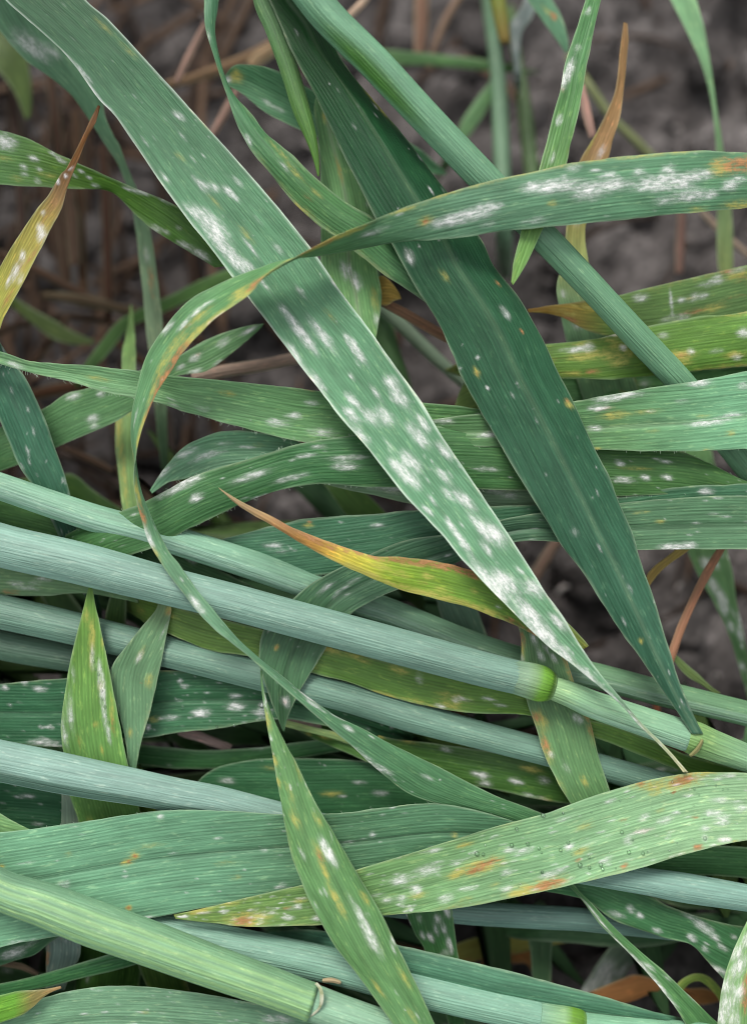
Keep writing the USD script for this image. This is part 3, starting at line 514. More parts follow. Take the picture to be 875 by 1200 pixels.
leaf('arching twisted blade with a yellow rust edge, sweeping over the long mildewed blade',
     [(930, 178, 932, 238, 56, 10), (875, 177, 875, 243, 60, 10), (796, 177, 790, 251, 66, 10), (710, 184, 711, 259, 70, 10), (625, 200, 625, 267, 74, 12), (540, 221, 540, 277, 78, 16), (470, 245, 470, 285, 82, 24), (420, 266, 415, 294, 88, 30), (383, 283, 375, 300, 92, 32), (345, 304, 340, 303, 95, 34), (315, 323, 309, 313, 94, 32), (290, 345, 271, 327, 90, 28), (262, 368, 237, 343, 84, 24), (240, 386, 214, 360, 79, 22), (216, 410, 192, 387, 73, 22), (199, 437, 174, 414, 68, 24), (187, 460, 164, 441, 63, 26),
      (173, 486, 156, 478, 60, 28), (163, 514, 155, 511, 57, 28), (158, 545, 160, 545, 55, 26), (159, 575, 168, 579, 54, 22), (166, 606, 181, 610, 54, 16), (177, 640, 196, 643, 56, 10), (194, 668, 211, 662, 59, 6), (214, 694, 229, 688, 60, 4), (234, 720, 249, 712, 61, 4), (262, 746, 270, 739, 61, 10), (290, 768, 296, 764, 60, 14), (312, 788, 320, 785, 57, 16), (343, 815, 351, 809, 52, 18), (371, 839, 389, 835, 44, 18), (406, 869, 425, 853, 36, 16), (434, 895, 470, 877, 26, 14), (470, 925, 520, 902, 15, 10), (520, 944, 570, 928, 6, 6), (590, 962, 629, 951, -2, 4), (650, 985, 690, 975, -12, 0)],
     [(0, (0.085, 0.195, 0.115)), (0.2, (0.072, 0.170, 0.112)), (0.33, (0.078, 0.165, 0.120)), (0.45, (0.080, 0.190, 0.090)), (0.55, (0.085, 0.185, 0.110)), (0.7, (0.090, 0.185, 0.135)), (0.82, (0.055, 0.14, 0.08)), (1, (0.042, 0.12, 0.052))], cup=-0.05, wave=0.9, ext=(220, 60), droop=80, res=2.6, flecks=1.2,
     spots=e1 + [(236, 370, 16, 6, .6, 1), (208, 400, 18, 7, .65, 1), (190, 430, 18, 7, .65, 1), (178, 462, 16, 5, .6, 1), (282, 340, 14, 5, .6, 1), (220, 384, 10, 4, .5, 2), (186, 446, 10, 4, .55, 2), (656, 216, 20, 7, .95, 0), (691, 223, 18, 9, 1, 0), (719, 216, 17, 6, .95, 0), (714, 206, 10, 4, .8, 0), (671, 197, 9, 4, .7, 0), (768, 216, 24, 8, 1, 0), (779, 211, 12, 6, .9, 0), (782, 200, 9, 6, .7, 0), (799, 213, 12, 6, .9, 0), (819, 204, 16, 6, .9, 0), (808, 229, 16, 7, .9, 0), (829, 227, 10, 5, .8, 0), (854, 219, 9, 5, .9, 0), (865, 210, 11, 5, .8, 0), (748, 201, 7, 5, .7, 0), (776, 236, 14, 5, .6, 0), (870, 192, 34, 10, .95, 2), (843, 197, 13, 9, .95, 1), (868, 240, 20, 6, .9, 1), (646, 239, 6, 3, .8, 1), (814, 246, 12, 4, .7, 1),
                 (537, 256, 28, 6, .9, 0), (556, 250, 16, 6, .8, 0), (573, 243, 15, 6, .75, 0), (523, 260, 14, 5, .85, 0), (623, 219, 12, 6, .85, 0), (640, 219, 12, 6, .9, 0), (437, 271, 18, 5, .6, 0), (626, 257, 16, 4, .6, 0), (497, 259, 4, 3, 1, 2), (497, 259, 9, 5, .8, 1), (571, 261, 10, 4, .5, 0), (234, 363, 18, 3.5, .85, 0), (214, 381, 9, 3, .8, 0), (257, 369, 12, 4, .6, 0), (197, 384, 10, 4, .95, 0), (160, 488, 14, 3, .6, 0), (228, 705, 10, 4, .75, 0), (236, 715, 8, 4, .7, 0), (360, 818, 14, 4, .9, 0), (366, 826, 10, 4, .8, 0), (408, 854, 8, 3.5, .9, 0), (418, 882, 16, 5, .6, 0), (440, 898, 14, 5, .7, 0), (452, 903, 9, 4, .7, 0), (500, 912, 10, 4, .5, 0), (390, 838, 10, 3, .6, 0)])

# ================================================================== LEAVES OF THE UPPER PART
leaf('narrow curling blade hanging from the top edge and slipping behind the big dark blade',
     [(236, -40, 262, -40, 0, 4), (239, 0, 257, 0, 2, 6), (241, 26, 254, 29, 4, 10), (249, 57, 257, 60, 7, 14), (260, 91, 266, 95, 10, 14), (271, 126, 285, 122, 13, 8), (291, 169, 312, 153, 16, 4), (314, 200, 339, 178, 18, 2), (345, 237, 372, 208, 19, 0), (380, 268, 408, 236, 19, 0), (417, 294, 440, 256, 18, 0), (452, 322, 468, 284, 15, 0), (497, 352, 508, 318, 10, 0), (540, 385, 548, 360, 4, 0)],
     [(0, (0.12, 0.23, 0.16)), (0.35, (0.10, 0.21, 0.12)), (0.6, (0.070, 0.155, 0.058)), (1, (0.075, 0.17, 0.09))], fold=-0.18, ext=(160, 100), droop=40, spots=[(291, 162, 8, 3, .9, 0), (334, 193, 10, 3, .6, 0), (345, 200, 14, 3, .7, 1), (350, 250, 16, 4, .9, 1), (362, 232, 10, 4, .5, 2), (326, 175, 20, 3, .6, 1), (372, 226, 10, 3, .5, 1), (245, 40, 12, 3, .5, 0)], edge=(.5, 0))
leaf('short folded leaf with a pale collar behind the narrow curling blade',
     [(262, 92, 262, 97, -62, 0), (272, 78, 270, 102, -64, 6), (283, 75, 281, 108, -66, 10), (314, 80, 314, 134, -68, 12), (340, 92, 345, 150, -72, 10), (372, 110, 380, 165, -80, 8), (410, 130, 415, 178, -95, 4)], (0.058, 0.155, 0.090), fold=0.22, ext=(0, 120), res=3, spots=[(276, 88, 9, 8, .8, 1), (264, 95, 7, 6, 1, 0), (312, 120, 7, 3, .6, 0), (330, 128, 7, 3, .6, 0), (320, 128, 10, 4, .4, 0)])
leaf('pale yellow green leaf hanging straight down behind the mildewed blade',
     [(372, 100, 378, 98, -34, 0), (368, 125, 392, 122, -34, 4), (373, 165, 404, 165, -34, 4), (376, 205, 424, 215, -34, 4), (376, 250, 438, 250, -33, 4), (376, 305, 441, 310, -32, 4), (388, 350, 447, 352, -31, 3), (408, 385, 442, 390, -30, 0), (430, 400, 440, 400, -30, 0)],
     [(0, (0.11, 0.25, 0.14)), (0.5, (0.12, 0.255, 0.12)), (1, (0.12, 0.25, 0.12))], rib=0.75, fold=-0.1, ext=(120, 0), droop=20, res=3, mil=(5, 8), yel=((4, 7, 1),), spots=[(404, 316, 12, 5, .9, 0), (420, 330, 10, 6, .6, 0), (442, 375, 10, 5, .7, 0), (397, 200, 18, 3, .8, 1)])
leaf('broad green leaf with a mildewed upper face entering at the left edge below the corner',
     [(-40, 146, -40, 212, -18, 6), (0, 154, 0, 216, -20, 6), (37, 164, 40, 218, -22, 6), (71, 181, 80, 220, -24, 8), (114, 201, 112, 222, -26, 14), (152, 218, 138, 231, -28, 16), (190, 233, 162, 254, -30, 12), (228, 256, 194, 279, -32, 8), (258, 287, 226, 298, -34, 4), (274, 311, 250, 313, -36, 0)],
     [(0, (0.085, 0.185, 0.060)), (0.5, (0.08, 0.18, 0.065)), (0.6, (0.060, 0.135, 0.022)), (1, (0.050, 0.125, 0.03))], ext=(200, 0), droop=60, res=3, wave=1.2, split=None,
     spots=[(8, 165, 14, 9, 1, 0), (40, 186, 7, 3.5, .95, 0), (27, 196, 5, 3.5, .95, 0), (46, 197, 5, 2.5, .8, 0), (62, 180, 6, 3, .9, 0), (72, 188, 6, 3.5, .95, 0), (30, 205, 5, 3, .7, 0), (44, 212, 4, 4, .8, 0), (96, 200, 4, 2.5, .9, 0), (105, 208, 4, 2.5, .9, 0), (88, 206, 4, 2.5, .8, 0), (112, 217, 7, 3, .7, 0), (150, 220, 9, 4, .8, 0), (167, 225, 10, 4, .8, 0), (195, 236, 10, 4, .7, 0), (183, 267, 9, 5, .7, 0), (213, 286, 9, 5, .8, 0), (208, 266, 5, 3, .6, 0), (235, 297, 14, 7, .9, 0), (196, 271, 5, 3, .6, 0), (5, 187, 14, 4, .5, 1), (60, 205, 14, 4, .5, 1), (20, 210, 8, 4, .5, 1)])
leaf('yellowing blade with a rust brown pointed tip, crossing the broad leaf at the left edge',
     [(-45, 372, -30, 440, 6, 4), (-18, 340, -8, 412, 8, 4), (0, 314, 6, 372, 10, 4), (17, 286, 30, 327, 12, 4), (43, 246, 62, 264, 14, 4), (57, 229, 72, 246, 15, 3), (71, 206, 80, 218, 16, 3), (80, 194, 92, 188, 17, 2), (97, 160, 103, 160, 18, 2), (108, 138, 112, 143, 18, 0), (115, 123, 117, 124, 18, 0)],
     [(0, (0.20, 0.26, 0.06)), (0.5, (0.26, 0.28, 0.07)), (0.74, (0.27, 0.23, 0.065)), (0.81, (0.19, 0.115, 0.055)), (0.88, (0.17, 0.075, 0.025)), (1, (0.13, 0.05, 0.016))], cup=0.06, ext=(200, 0), droop=120, res=2.6, name='wheat_leaf', split=(1, 100, 'withered_tip', 'rust brown dried tip'),
     spots=[(30, 308, 12, 7, .7, 1), (52, 258, 10, 3, .6, 2), (24, 312, 14, 5, .55, 2), (49, 275, 8, 6, 1, 0), (45, 267, 5, 4, .9, 0), (27, 300, 6, 6, 1, 0), (18, 318, 9, 7, 1, 0), (24, 328, 6, 4, .8, 0), (10, 330, 7, 5, .8, 0), (69, 212, 3, 3, 1, 0), (77, 206, 3, 3, 1, 0), (83, 197, 3, 3, 1, 0), (50, 250, 4, 3, .7, 0), (40, 290, 20, 3, .6, 1), (10, 350, 14, 5, .8, 2), (36, 302, 16, 3, .7, 2), (62, 240, 14, 6, .6, 2)])
leaf('blurred blue green leaf running behind the mildewed blade at the top left corner',
     [(-40, -20, 40, -50, -95, 10), (0, 37, 70, 20, -100, 10), (29, 69, 100, 72, -105, 10), (57, 89, 118, 108, -110, 10), (86, 114, 124, 138, -116, 8), (106, 143, 133, 158, -122, 6), (129, 177, 142, 175, -130, 4), (143, 203, 153, 203, -140, 4), (154, 238, 168, 238, -150, 5), (161, 290, 179, 286, -160, 6), (166, 330, 186, 335, -165, 6), (171, 385, 191, 385, -170, 6), (176, 425, 192, 425, -175, 4)],
     [(0, (0.095, 0.205, 0.15)), (0.5, (0.085, 0.19, 0.125)), (0.75, (0.17, 0.24, 0.17)), (1, (0.11, 0.22, 0.14))], ext=(200, 160), res=4, spots=[(30, 50, 22, 14, .7, 0), (45, 62, 16, 10, .7, 0), (62, 60, 12, 9, .6, 0), (176, 325, 14, 4, .8, 2), (178, 345, 10, 4, .6, 2), (172, 300, 12, 5, .6, 0)])
leaf('pale strip of leaf with a yellow margin standing below the arching leaf',
     [(140, 460, 158, 455, -120, 4), (136, 500, 158, 495, -110, 4), (138, 550, 158, 545, -100, 4), (144, 600, 162, 590, -95, 4), (155, 645, 168, 640, -100, 4)], (0.155, 0.265, 0.11), ext=(100, 120), spots=[(140, 500, 40, 4, .8, 1), (144, 560, 40, 3.5, .8, 1), (152, 480, 12, 5, .5, 1)])
leaf('dark speckled leaf dropping from the left edge below the rust tipped blade',
     [(-50, 370, -30, 350, -12, 6), (-25, 430, 0, 400, -12, 6), (-8, 474, 26, 437, -12, 6), (5, 506, 49, 483, -12, 6), (22, 545, 63, 520, -13, 5), (40, 572, 77, 560, -15, 4), (58, 605, 84, 590, -20, 4), (75, 640, 92, 625, -28, 2)], [(0, (0.040, 0.105, 0.075)), (1, (0.034, 0.098, 0.055))], fold=-0.1, ext=(120, 120), res=3, flecks=5, mil=(4, 4))
leaf('mildewed green leaf crossing low behind the arching leaf',
     [(-10, 505, 20, 545, -58, 4), (49, 479, 62, 526, -56, 5), (74, 463, 97, 511, -55, 5), (106, 454, 129, 497, -54, 5), (160, 436, 158, 480, -54, 4), (209, 416, 207, 441, -54, 3), (237, 400, 243, 434, -55, 2), (271, 387, 270, 415, -56, 1), (309, 379, 306, 384, -58, 0)], [(0, (0.062, 0.16, 0.075)), (1, (0.078, 0.17, 0.085))], ext=(140, 0), res=3,
     spots=[(85, 465, 10, 5, .8, 0), (118, 460, 5, 5, .8, 0), (107, 489, 8, 5, .8, 0), (110, 500, 7, 4, .7, 0), (230, 419, 8, 5, .9, 0), (231, 415, 4, 3, .7, 2), (262, 402, 9, 6, .8, 0), (229, 435, 8, 4, .9, 0), (292, 388, 12, 4, .9, 0), (212, 430, 6, 4, .8, 0), (256, 424, 8, 3, .8, 0)])
leaf('bright green upright blade at the top, its tip showing below the arching leaf',
     [(694, -40, 716, -40, 8, 4), (685, 0, 704, 0, 14, 4), (674, 35, 696, 35, 20, 4), (662, 71, 688, 72, 28, 4), (654, 114, 680, 118, 36, 4), (634, 186, 665, 186, 48, 4), (622, 228, 652, 228, 54, 4), (611, 265, 637, 267, 56, 4), (603, 300, 620, 302, 57, 2), (599, 331, 601, 334, 57, 0)],
     [(0, (0.062, 0.165, 0.062)), (0.6, (0.058, 0.15, 0.068)), (1, (0.11, 0.22, 0.065))], ext=(140, 0), cup=0.05, res=2.8, edge=(.35, 0), spots=[(689, 14, 6, 4, .8, 0), (668, 78, 12, 5, .95, 0), (660, 97, 10, 5, .95, 0), (659, 103, 6, 4, .5, 2), (664, 88, 6, 5, .9, 0), (656, 140, 7, 4, .9, 0), (645, 185, 9, 3, .7, 0), (676, 55, 6, 6, .5, 0)])
leaf('leaf with a curved tan tip pointing up behind the arching leaf at right',
     [(730, 26, 734, 27, -70, 0), (726, 57, 736, 52, -68, 2), (722, 100, 731, 100, -66, 3), (708, 137, 726, 136, -64, 4), (693, 165, 718, 166, -63, 4), (679, 187, 713, 187, -62, 4), (668, 225, 700, 225, -62, 4), (664, 262, 688, 260, -64, 4), (660, 300, 690, 305, -68, 4), (652, 335, 700, 345, -72, 4), (656, 370, 716, 370, -76, 4), (664, 405, 728, 400, -80, 4), (675, 445, 738, 430, -86, 4)],
     [(0, (0.22, 0.125, 0.06)), (0.25, (0.27, 0.165, 0.09)), (0.34, (0.33, 0.26, 0.10)), (0.44, (0.32, 0.36, 0.16)), (0.55, (0.15, 0.27, 0.17)), (1, (0.13, 0.26, 0.15))], ext=(0, 120), cup=0.06, res=3, split=(0, 125, 'withered_tip', 'curved tan dried tip'), spots=[(703, 180, 12, 6, .7, 0), (678, 255, 12, 7, .9, 0), (675, 380, 8, 7, .9, 0), (698, 382, 8, 6, .9, 0), (660, 345, 6, 5, .8, 0), (681, 366, 6, 9, .6, 0), (690, 160, 20, 3, .9, 1)])
leaf('blurred pale green leaf tip hanging at the top right corner',
     [(770, -40, 806, -40, -230, 6), (786, 0, 816, 0, -235, 6), (800, 28, 823, 28, -240, 6), (814, 57, 829, 56, -245, 6), (829, 100, 836, 98, -255, 5), (836, 140, 842, 140, -265, 4), (839, 180, 848, 180, -275, 4), (840, 240, 856, 240, -290, 6), (840, 300, 858, 300, -300, 6), (846, 345, 858, 345, -310, 4)], [(0, (0.14, 0.28, 0.165)), (0.4, (0.16, 0.30, 0.19)), (0.6, (0.10, 0.17, 0.10)), (0.8, (0.17, 0.21, 0.09)), (1, (0.20, 0.20, 0.09))], ext=(120, 100), res=4)
# right hand yellowing pair
leaf('yellow and brown blotched leaf, upper of two yellowing ones at the right edge',
     [(618, 362, 619, 366, -52, 0), (650, 357, 655, 371, -52, 3), (690, 352, 690, 388, -50, 4), (722, 346, 725, 396, -49, 5), (785, 331, 790, 396, -48, 6), (830, 321, 835, 388, -47, 6), (875, 311, 878, 378, -46, 6), (930, 298, 935, 368, -46, 6)],
     [(0, (0.30, 0.16, 0.03)), (0.07, (0.26, 0.18, 0.04)), (0.14, (0.095, 0.175, 0.05)), (0.35, (0.105, 0.195, 0.075)), (1, (0.13, 0.21, 0.085))], ext=(0, 220), res=3, wave=1.0, mil=(8, 6), yel=((8, 9, 1), (3, 7, 2)), edge=(.5, .3),
     spots=[(750, 350, 10, 5, .95, 0), (785, 353, 2.5, 14, .95, 0), (813, 347, 6, 5, .9, 0), (825, 346, 6, 4, .9, 0), (797, 352, 6, 4, .8, 0), (834, 331, 16, 4, .8, 0), (868, 325, 12, 5, .5, 2), (862, 322, 16, 7, .6, 1), (860, 347, 18, 3, .5, 2), (835, 362, 18, 5, .7, 1), (782, 374, 10, 4, .7, 0), (800, 371, 10, 4, .7, 0), (812, 366, 18, 5, .6, 2), (690, 360, 20, 4, .7, 1)])
leaf('yellow green leaf with one brown blotch, lower of two yellowing ones at the right',
     [(580, 412, 585, 446, -32, 3), (642, 403, 662, 443, -30, 4), (696, 396, 700, 444, -29, 5), (754, 383, 760, 442, -28, 5), (825, 371, 828, 434, -26, 5), (875, 364, 878, 428, -25, 5), (930, 353, 934, 420, -25, 5)],
     [(0, (0.085, 0.15, 0.035)), (0.5, (0.082, 0.175, 0.038)), (1, (0.080, 0.185, 0.06))], ext=(60, 240), res=3, mil=(6, 6), yel=((18, 9, 1), (3, 6, 2)), edge=(.8, .3), cup=-0.08,
     spots=[(678, 408, 16, 4, .95, 0), (690, 405, 5, 6, .8, 0), (731, 407, 5, 4, .95, 0), (808, 411, 5, 4, .9, 0), (797, 416, 16, 6, .95, 1), (800, 417, 12, 4, .6, 2), (864, 420, 7, 4, .8, 0), (872, 389, 9, 6, .9, 0), (778, 394, 7, 4, .7, 0), (725, 426, 12, 4, .7, 1), (670, 438, 20, 4, .7, 1)])
leaf('blurry pale leaf with a pinkish blotch between dark blade and pale striped leaf',
     [(532, 478, 534, 482, -95, 0), (540, 455, 548, 486, -95, 3), (556, 436, 580, 490, -95, 4), (620, 432, 625, 485, -95, 4), (668, 437, 670, 478, -95, 4), (720, 438, 722, 470, -96, 4), (770, 436, 772, 465, -98, 4), (830, 432, 832, 458, -104, 4)], [(0, (0.24, 0.30, 0.09)), (0.2, (0.12, 0.25, 0.10)), (1, (0.13, 0.26, 0.11))], ext=(0, 140), spots=[(735, 449, 14, 10, .85, 2), (725, 443, 10, 5, .9, 0), (755, 450, 9, 6, .7, 0)])

# ================================================================== THE HORIZONTAL LEAVES OF THE MIDDLE
leaf('ribbed green leaf running level from the left edge, passing behind the arching leaf',
     [(-50, 402, -50, 420, 18, 4), (0, 412, 0, 426, 18, 4), (37, 423, 40, 437, 18, 5), (63, 425, 86, 447, 17, 6), (114, 429, 125, 459, 16, 7), (164, 434, 186, 471, 15, 8), (200, 439, 223, 484, 14, 8), (271, 446, 257, 493, 12, 8), (320, 451, 300, 506, 11, 8), (371, 457, 355, 517, 10, 8), (430, 464, 420, 520, 7, 6), (500, 472, 500, 522, 2, 4), (563, 479, 562, 524, -2, 4), (640, 490, 640, 525, -6, 2)],
     [(0, (0.14, 0.27, 0.165)), (0.4, (0.125, 0.25, 0.145)), (0.7, (0.080, 0.195, 0.085)), (1, (0.06, 0.15, 0.06))], cup=0.06, fold=0.05, ext=(200, 60), droop=30, res=2.8, hairs=[(1, 0.9, 6)], flecks=1.2,
     spots=[(18, 428, 10, 4, .9, 0), (343, 487, 10, 3, .8, 0), (348, 485, 6, 2.5, .7, 0), (327, 495, 14, 4, .9, 0), (380, 507, 16, 5, .8, 0), (237, 478, 14, 4, .6, 0), (266, 461, 10, 4, .6, 1), (365, 472, 10, 4, .6, 0), (364, 457, 9, 3, .6, 2), (115, 443, 18, 4, .45, 1), (204, 475, 8, 3, .6, 0)])
leaf('short bluish leaf with a white pointed tip just above the wavy streaked leaf',
     [(176, 575, 178, 578, -16, 0), (195, 545, 204, 563, -16, 4), (217, 523, 234, 557, -15, 5), (243, 511, 256, 552, -14, 6), (271, 505, 288, 550, -13, 6), (310, 508, 325, 548, -12, 6), (345, 516, 360, 548, -12, 5), (395, 532, 405, 556, -14, 3)], [(0, (0.10, 0.215, 0.15)), (1, (0.085, 0.195, 0.13))], cup=0.10, ext=(0, 80), res=2.6,
     spots=[(243, 534, 20, 4, .9, 0), (289, 524, 10, 2.5, .8, 0), (217, 531, 16, 5, .8, 0), (190, 555, 14, 4, .8, 0), (302, 521, 9, 3, .5, 1), (262, 520, 10, 3, .6, 0)])
leaf('wavy edged leaf with white streaks, rising to the right under the mildewed blade',
     [(120, 606, 140, 655, 12, 4), (165, 590, 190, 636, 15, 5), (200, 571, 224, 619, 18, 6), (237, 554, 257, 603, 20, 6), (286, 540, 300, 585, 22, 6), (320, 530, 331, 574, 23, 6), (357, 519, 380, 567, 24, 6), (414, 510, 430, 571, 24, 5), (509, 500, 520, 572, 18, 4), (600, 504, 617, 575, 12, 4), (700, 513, 725, 582, 6, 4), (770, 522, 790, 578, 2, 3), (830, 541, 838, 573, -2, 2), (874, 563, 876, 571, -6, 0)],
     [(0, (0.052, 0.13, 0.050)), (0.4, (0.036, 0.110, 0.050)), (0.7, (0.040, 0.105, 0.036)), (1, (0.055, 0.125, 0.055))], cup=-0.06, ext=(100, 60), res=2.6, wave=1.5, hairs=[(1, 0.5, 5), (-1, 0.3, 5)], flecks=1.0, edge=(.2, 0),
     spots=[(294, 557, 22, 4.5, .85, 0), (340, 559, 20, 3.5, .8, 0), (403, 546, 15, 5, .9, 0), (409, 537, 20, 3, .85, 0), (359, 533, 13, 3, .75, 0), (231, 584, 9, 5, .85, 0), (206, 571, 22, 5, .9, 0), (225, 562, 12, 5, .8, 0), (374, 523, 9, 3, .7, 0), (569, 551, 16, 3, .75, 0), (725, 543, 6, 4, .9, 0), (756, 560, 6, 4, .9, 0), (782, 560, 7, 4, .9, 0), (731, 563, 14, 4, .8, 0), (779, 541, 9, 2.5, .7, 0), (310, 582, 6, 3, .6, 0), (745, 548, 20, 3, .5, 1), (574, 520, 14, 3, .5, 0)])
leaf('grey green strip with a reddish white scar peeping from under the wavy leaf',
     [(350, 548, 352, 562, -14, 0), (383, 555, 383, 568, -14, 2), (440, 553, 440, 581, -13, 3), (477, 552, 477, 590, -12, 3), (560, 565, 560, 594, -12, 3), (626, 570, 626, 592, -14, 2), (690, 572, 690, 588, -18, 1)], (0.115, 0.20, 0.135), res=3, ext=(40, 80), spots=[(443, 566, 18, 6, 1, 0), (446, 568, 12, 3, .75, 2), (462, 574, 12, 5, .8, 0), (580, 574, 12, 4, .8, 0), (597, 580, 12, 4, .8, 0), (588, 570, 40, 2.5, .7, 2)])
leaf('wide pale striped leaf entering from the right edge above the middle, behind the dark blade',
     [(470, 500, 472, 508, 14, 0), (509, 491, 514, 519, 16, 3), (569, 484, 575, 524, 19, 4), (625, 477, 640, 526, 22, 5), (679, 469, 702, 527, 24, 6), (750, 456, 760, 529, 25, 6), (811, 447, 815, 529, 25, 6), (875, 435, 875, 527, 25, 6), (935, 424, 935, 524, 25, 6)],
     [(0, (0.07, 0.14, 0.055)), (0.3, (0.10, 0.19, 0.085)), (0.45, (0.17, 0.325, 0.20)), (1, (0.18, 0.34, 0.215))], fold=0.07, rib=0.28, ribv=0.15, ext=(0, 320), droop=80, res=2.8, yel=((8, 8, 1),), hairs=[(1, 0.25, 5)],
     spots=[(725, 464, 24, 4, .95, 0), (715, 468, 10, 3, .8, 0), (701, 479, 11, 4, .95, 0), (706, 479, 12, 5, .5, 2), (698, 501, 8, 3.5, .95, 0), (822, 449, 11, 4, .9, 0), (831, 496, 24, 4, .9, 0), (859, 487, 14, 3, .85, 0), (759, 483, 16, 3, .6, 1), (762, 482, 7, 2, .7, 0), (822, 486, 10, 2.5, .6, 1), (871, 452, 8, 5, .7, 0), (855, 508, 7, 4, .6, 1), (800, 469, 10, 3, .5, 0), (815, 449, 14, 3, .7, 0), (571, 509, 13, 4, .85, 0), (520, 493, 12, 4, .8, 0), (765, 505, 9, 3, .4, 1)])
leaf('dark green leaf running level behind the yellow leaf to the right edge',
     [(240, 650, 244, 655, -24, 0), (263, 631, 290, 668, -20, 3), (314, 617, 340, 676, -16, 4), (371, 607, 395, 672, -12, 5), (449, 601, 460, 660, -8, 5), (486, 598, 500, 645, -6, 4), (577, 594, 580, 626, -5, 3), (629, 591, 632, 622, -4, 3), (728, 583, 730, 618, -4, 3), (776, 574, 780, 612, -4, 3), (811, 570, 815, 610, -4, 3), (875, 566, 875, 608, -4, 3), (930, 562, 930, 606, -4, 3)],
     [(0, (0.055, 0.135, 0.085)), (0.5, (0.048, 0.120, 0.065)), (1, (0.085, 0.175, 0.12))], ext=(30, 280), res=3, flecks=1, spots=[(318, 638, 12, 4, .75, 0), (443, 617, 9, 3, .7, 0), (826, 576, 9, 4, .95, 0), (360, 614, 6, 3, .8, 1), (362, 613, 4, 2, .7, 2), (330, 648, 14, 3, .45, 0)])
leaf('grey green leaf from the right edge, its left end twisting under the noded stem',
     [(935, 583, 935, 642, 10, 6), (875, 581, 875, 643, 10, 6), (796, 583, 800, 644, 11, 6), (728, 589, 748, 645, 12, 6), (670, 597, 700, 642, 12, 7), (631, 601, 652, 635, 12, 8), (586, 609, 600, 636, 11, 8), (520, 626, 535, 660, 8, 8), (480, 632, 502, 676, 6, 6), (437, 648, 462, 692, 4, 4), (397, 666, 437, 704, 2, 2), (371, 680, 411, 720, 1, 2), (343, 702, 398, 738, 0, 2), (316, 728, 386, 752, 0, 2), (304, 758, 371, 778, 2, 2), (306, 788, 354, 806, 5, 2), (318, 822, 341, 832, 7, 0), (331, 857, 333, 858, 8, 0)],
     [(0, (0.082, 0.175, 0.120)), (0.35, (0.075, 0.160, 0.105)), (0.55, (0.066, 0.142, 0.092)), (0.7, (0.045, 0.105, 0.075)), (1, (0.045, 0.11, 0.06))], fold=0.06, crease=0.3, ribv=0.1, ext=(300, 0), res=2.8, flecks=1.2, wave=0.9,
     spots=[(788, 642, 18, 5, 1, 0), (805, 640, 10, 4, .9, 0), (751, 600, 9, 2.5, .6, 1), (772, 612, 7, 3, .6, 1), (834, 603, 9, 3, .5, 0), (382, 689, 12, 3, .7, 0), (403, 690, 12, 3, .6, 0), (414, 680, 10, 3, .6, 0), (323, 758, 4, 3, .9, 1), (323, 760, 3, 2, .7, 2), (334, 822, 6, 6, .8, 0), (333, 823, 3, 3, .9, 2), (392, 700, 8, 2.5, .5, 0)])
leaf('yellow leaf with a long dry orange tip pointing left, lying across the centre',
     [(256, 571, 258, 574, 52, 0), (286, 589, 285, 596, 51, 0), (314, 603, 313, 613, 50, 0), (343, 619, 341, 630, 49, 2), (371, 630, 367, 644, 48, 3), (400, 640, 398, 660, 46, 4), (434, 651, 430, 676, 44, 5), (469, 653, 466, 691, 42, 6), (514, 659, 508, 701, 40, 6), (556, 670, 556, 715, 36, 6), (610, 690, 600, 731, 30, 5), (660, 725, 640, 752, 24, 3), (690, 757, 672, 766, 20, 0)],
     [(0, (0.23, 0.175, 0.12)), (0.1, (0.21, 0.14, 0.085)), (0.2, (0.23, 0.125, 0.055)), (0.28, (0.29, 0.165, 0.045)), (0.34, (0.45, 0.36, 0.07)), (0.41, (0.38, 0.38, 0.06)), (0.46, (0.17, 0.26, 0.03)), (0.65, (0.115, 0.22, 0.04)), (0.85, (0.08, 0.16, 0.035)), (1, (0.10, 0.12, 0.03))], cup=-0.1, fold=0.05, wave=1.2, res=2.4, split=(0, 150, 'withered_tip', 'dry orange tip'),
     spots=[(x, y, 18, 5, 1, 1) for x, y in ((415, 668), (430, 674), (452, 685), (475, 692), (500, 697), (525, 704), (550, 711), (575, 719))] + [(x, y, 16, 4, .85, 2) for x, y in ((440, 652), (462, 654), (485, 656), (515, 661), (545, 669), (395, 640), (415, 645), (600, 728), (625, 742), (645, 750), (365, 630), (570, 676))] + [(502, 676, 7, 4, .9, 1), (448, 664, 16, 5, .7, 1), (480, 662, 14, 4, .7, 1), (555, 692, 6, 3, .5, 1), (583, 712, 5, 3, .7, 0), (538, 662, 20, 4, .9, 2), (500, 658, 34, 5, 1, 2), (545, 668, 28, 5.5, 1, 2), (330, 612, 16, 3, .8, 2), (385, 640, 14, 3, .7, 2), (470, 672, 10, 4, .7, 1), (520, 690, 12, 4, .6, 1), (495, 682, 8, 3, .6, 2)])
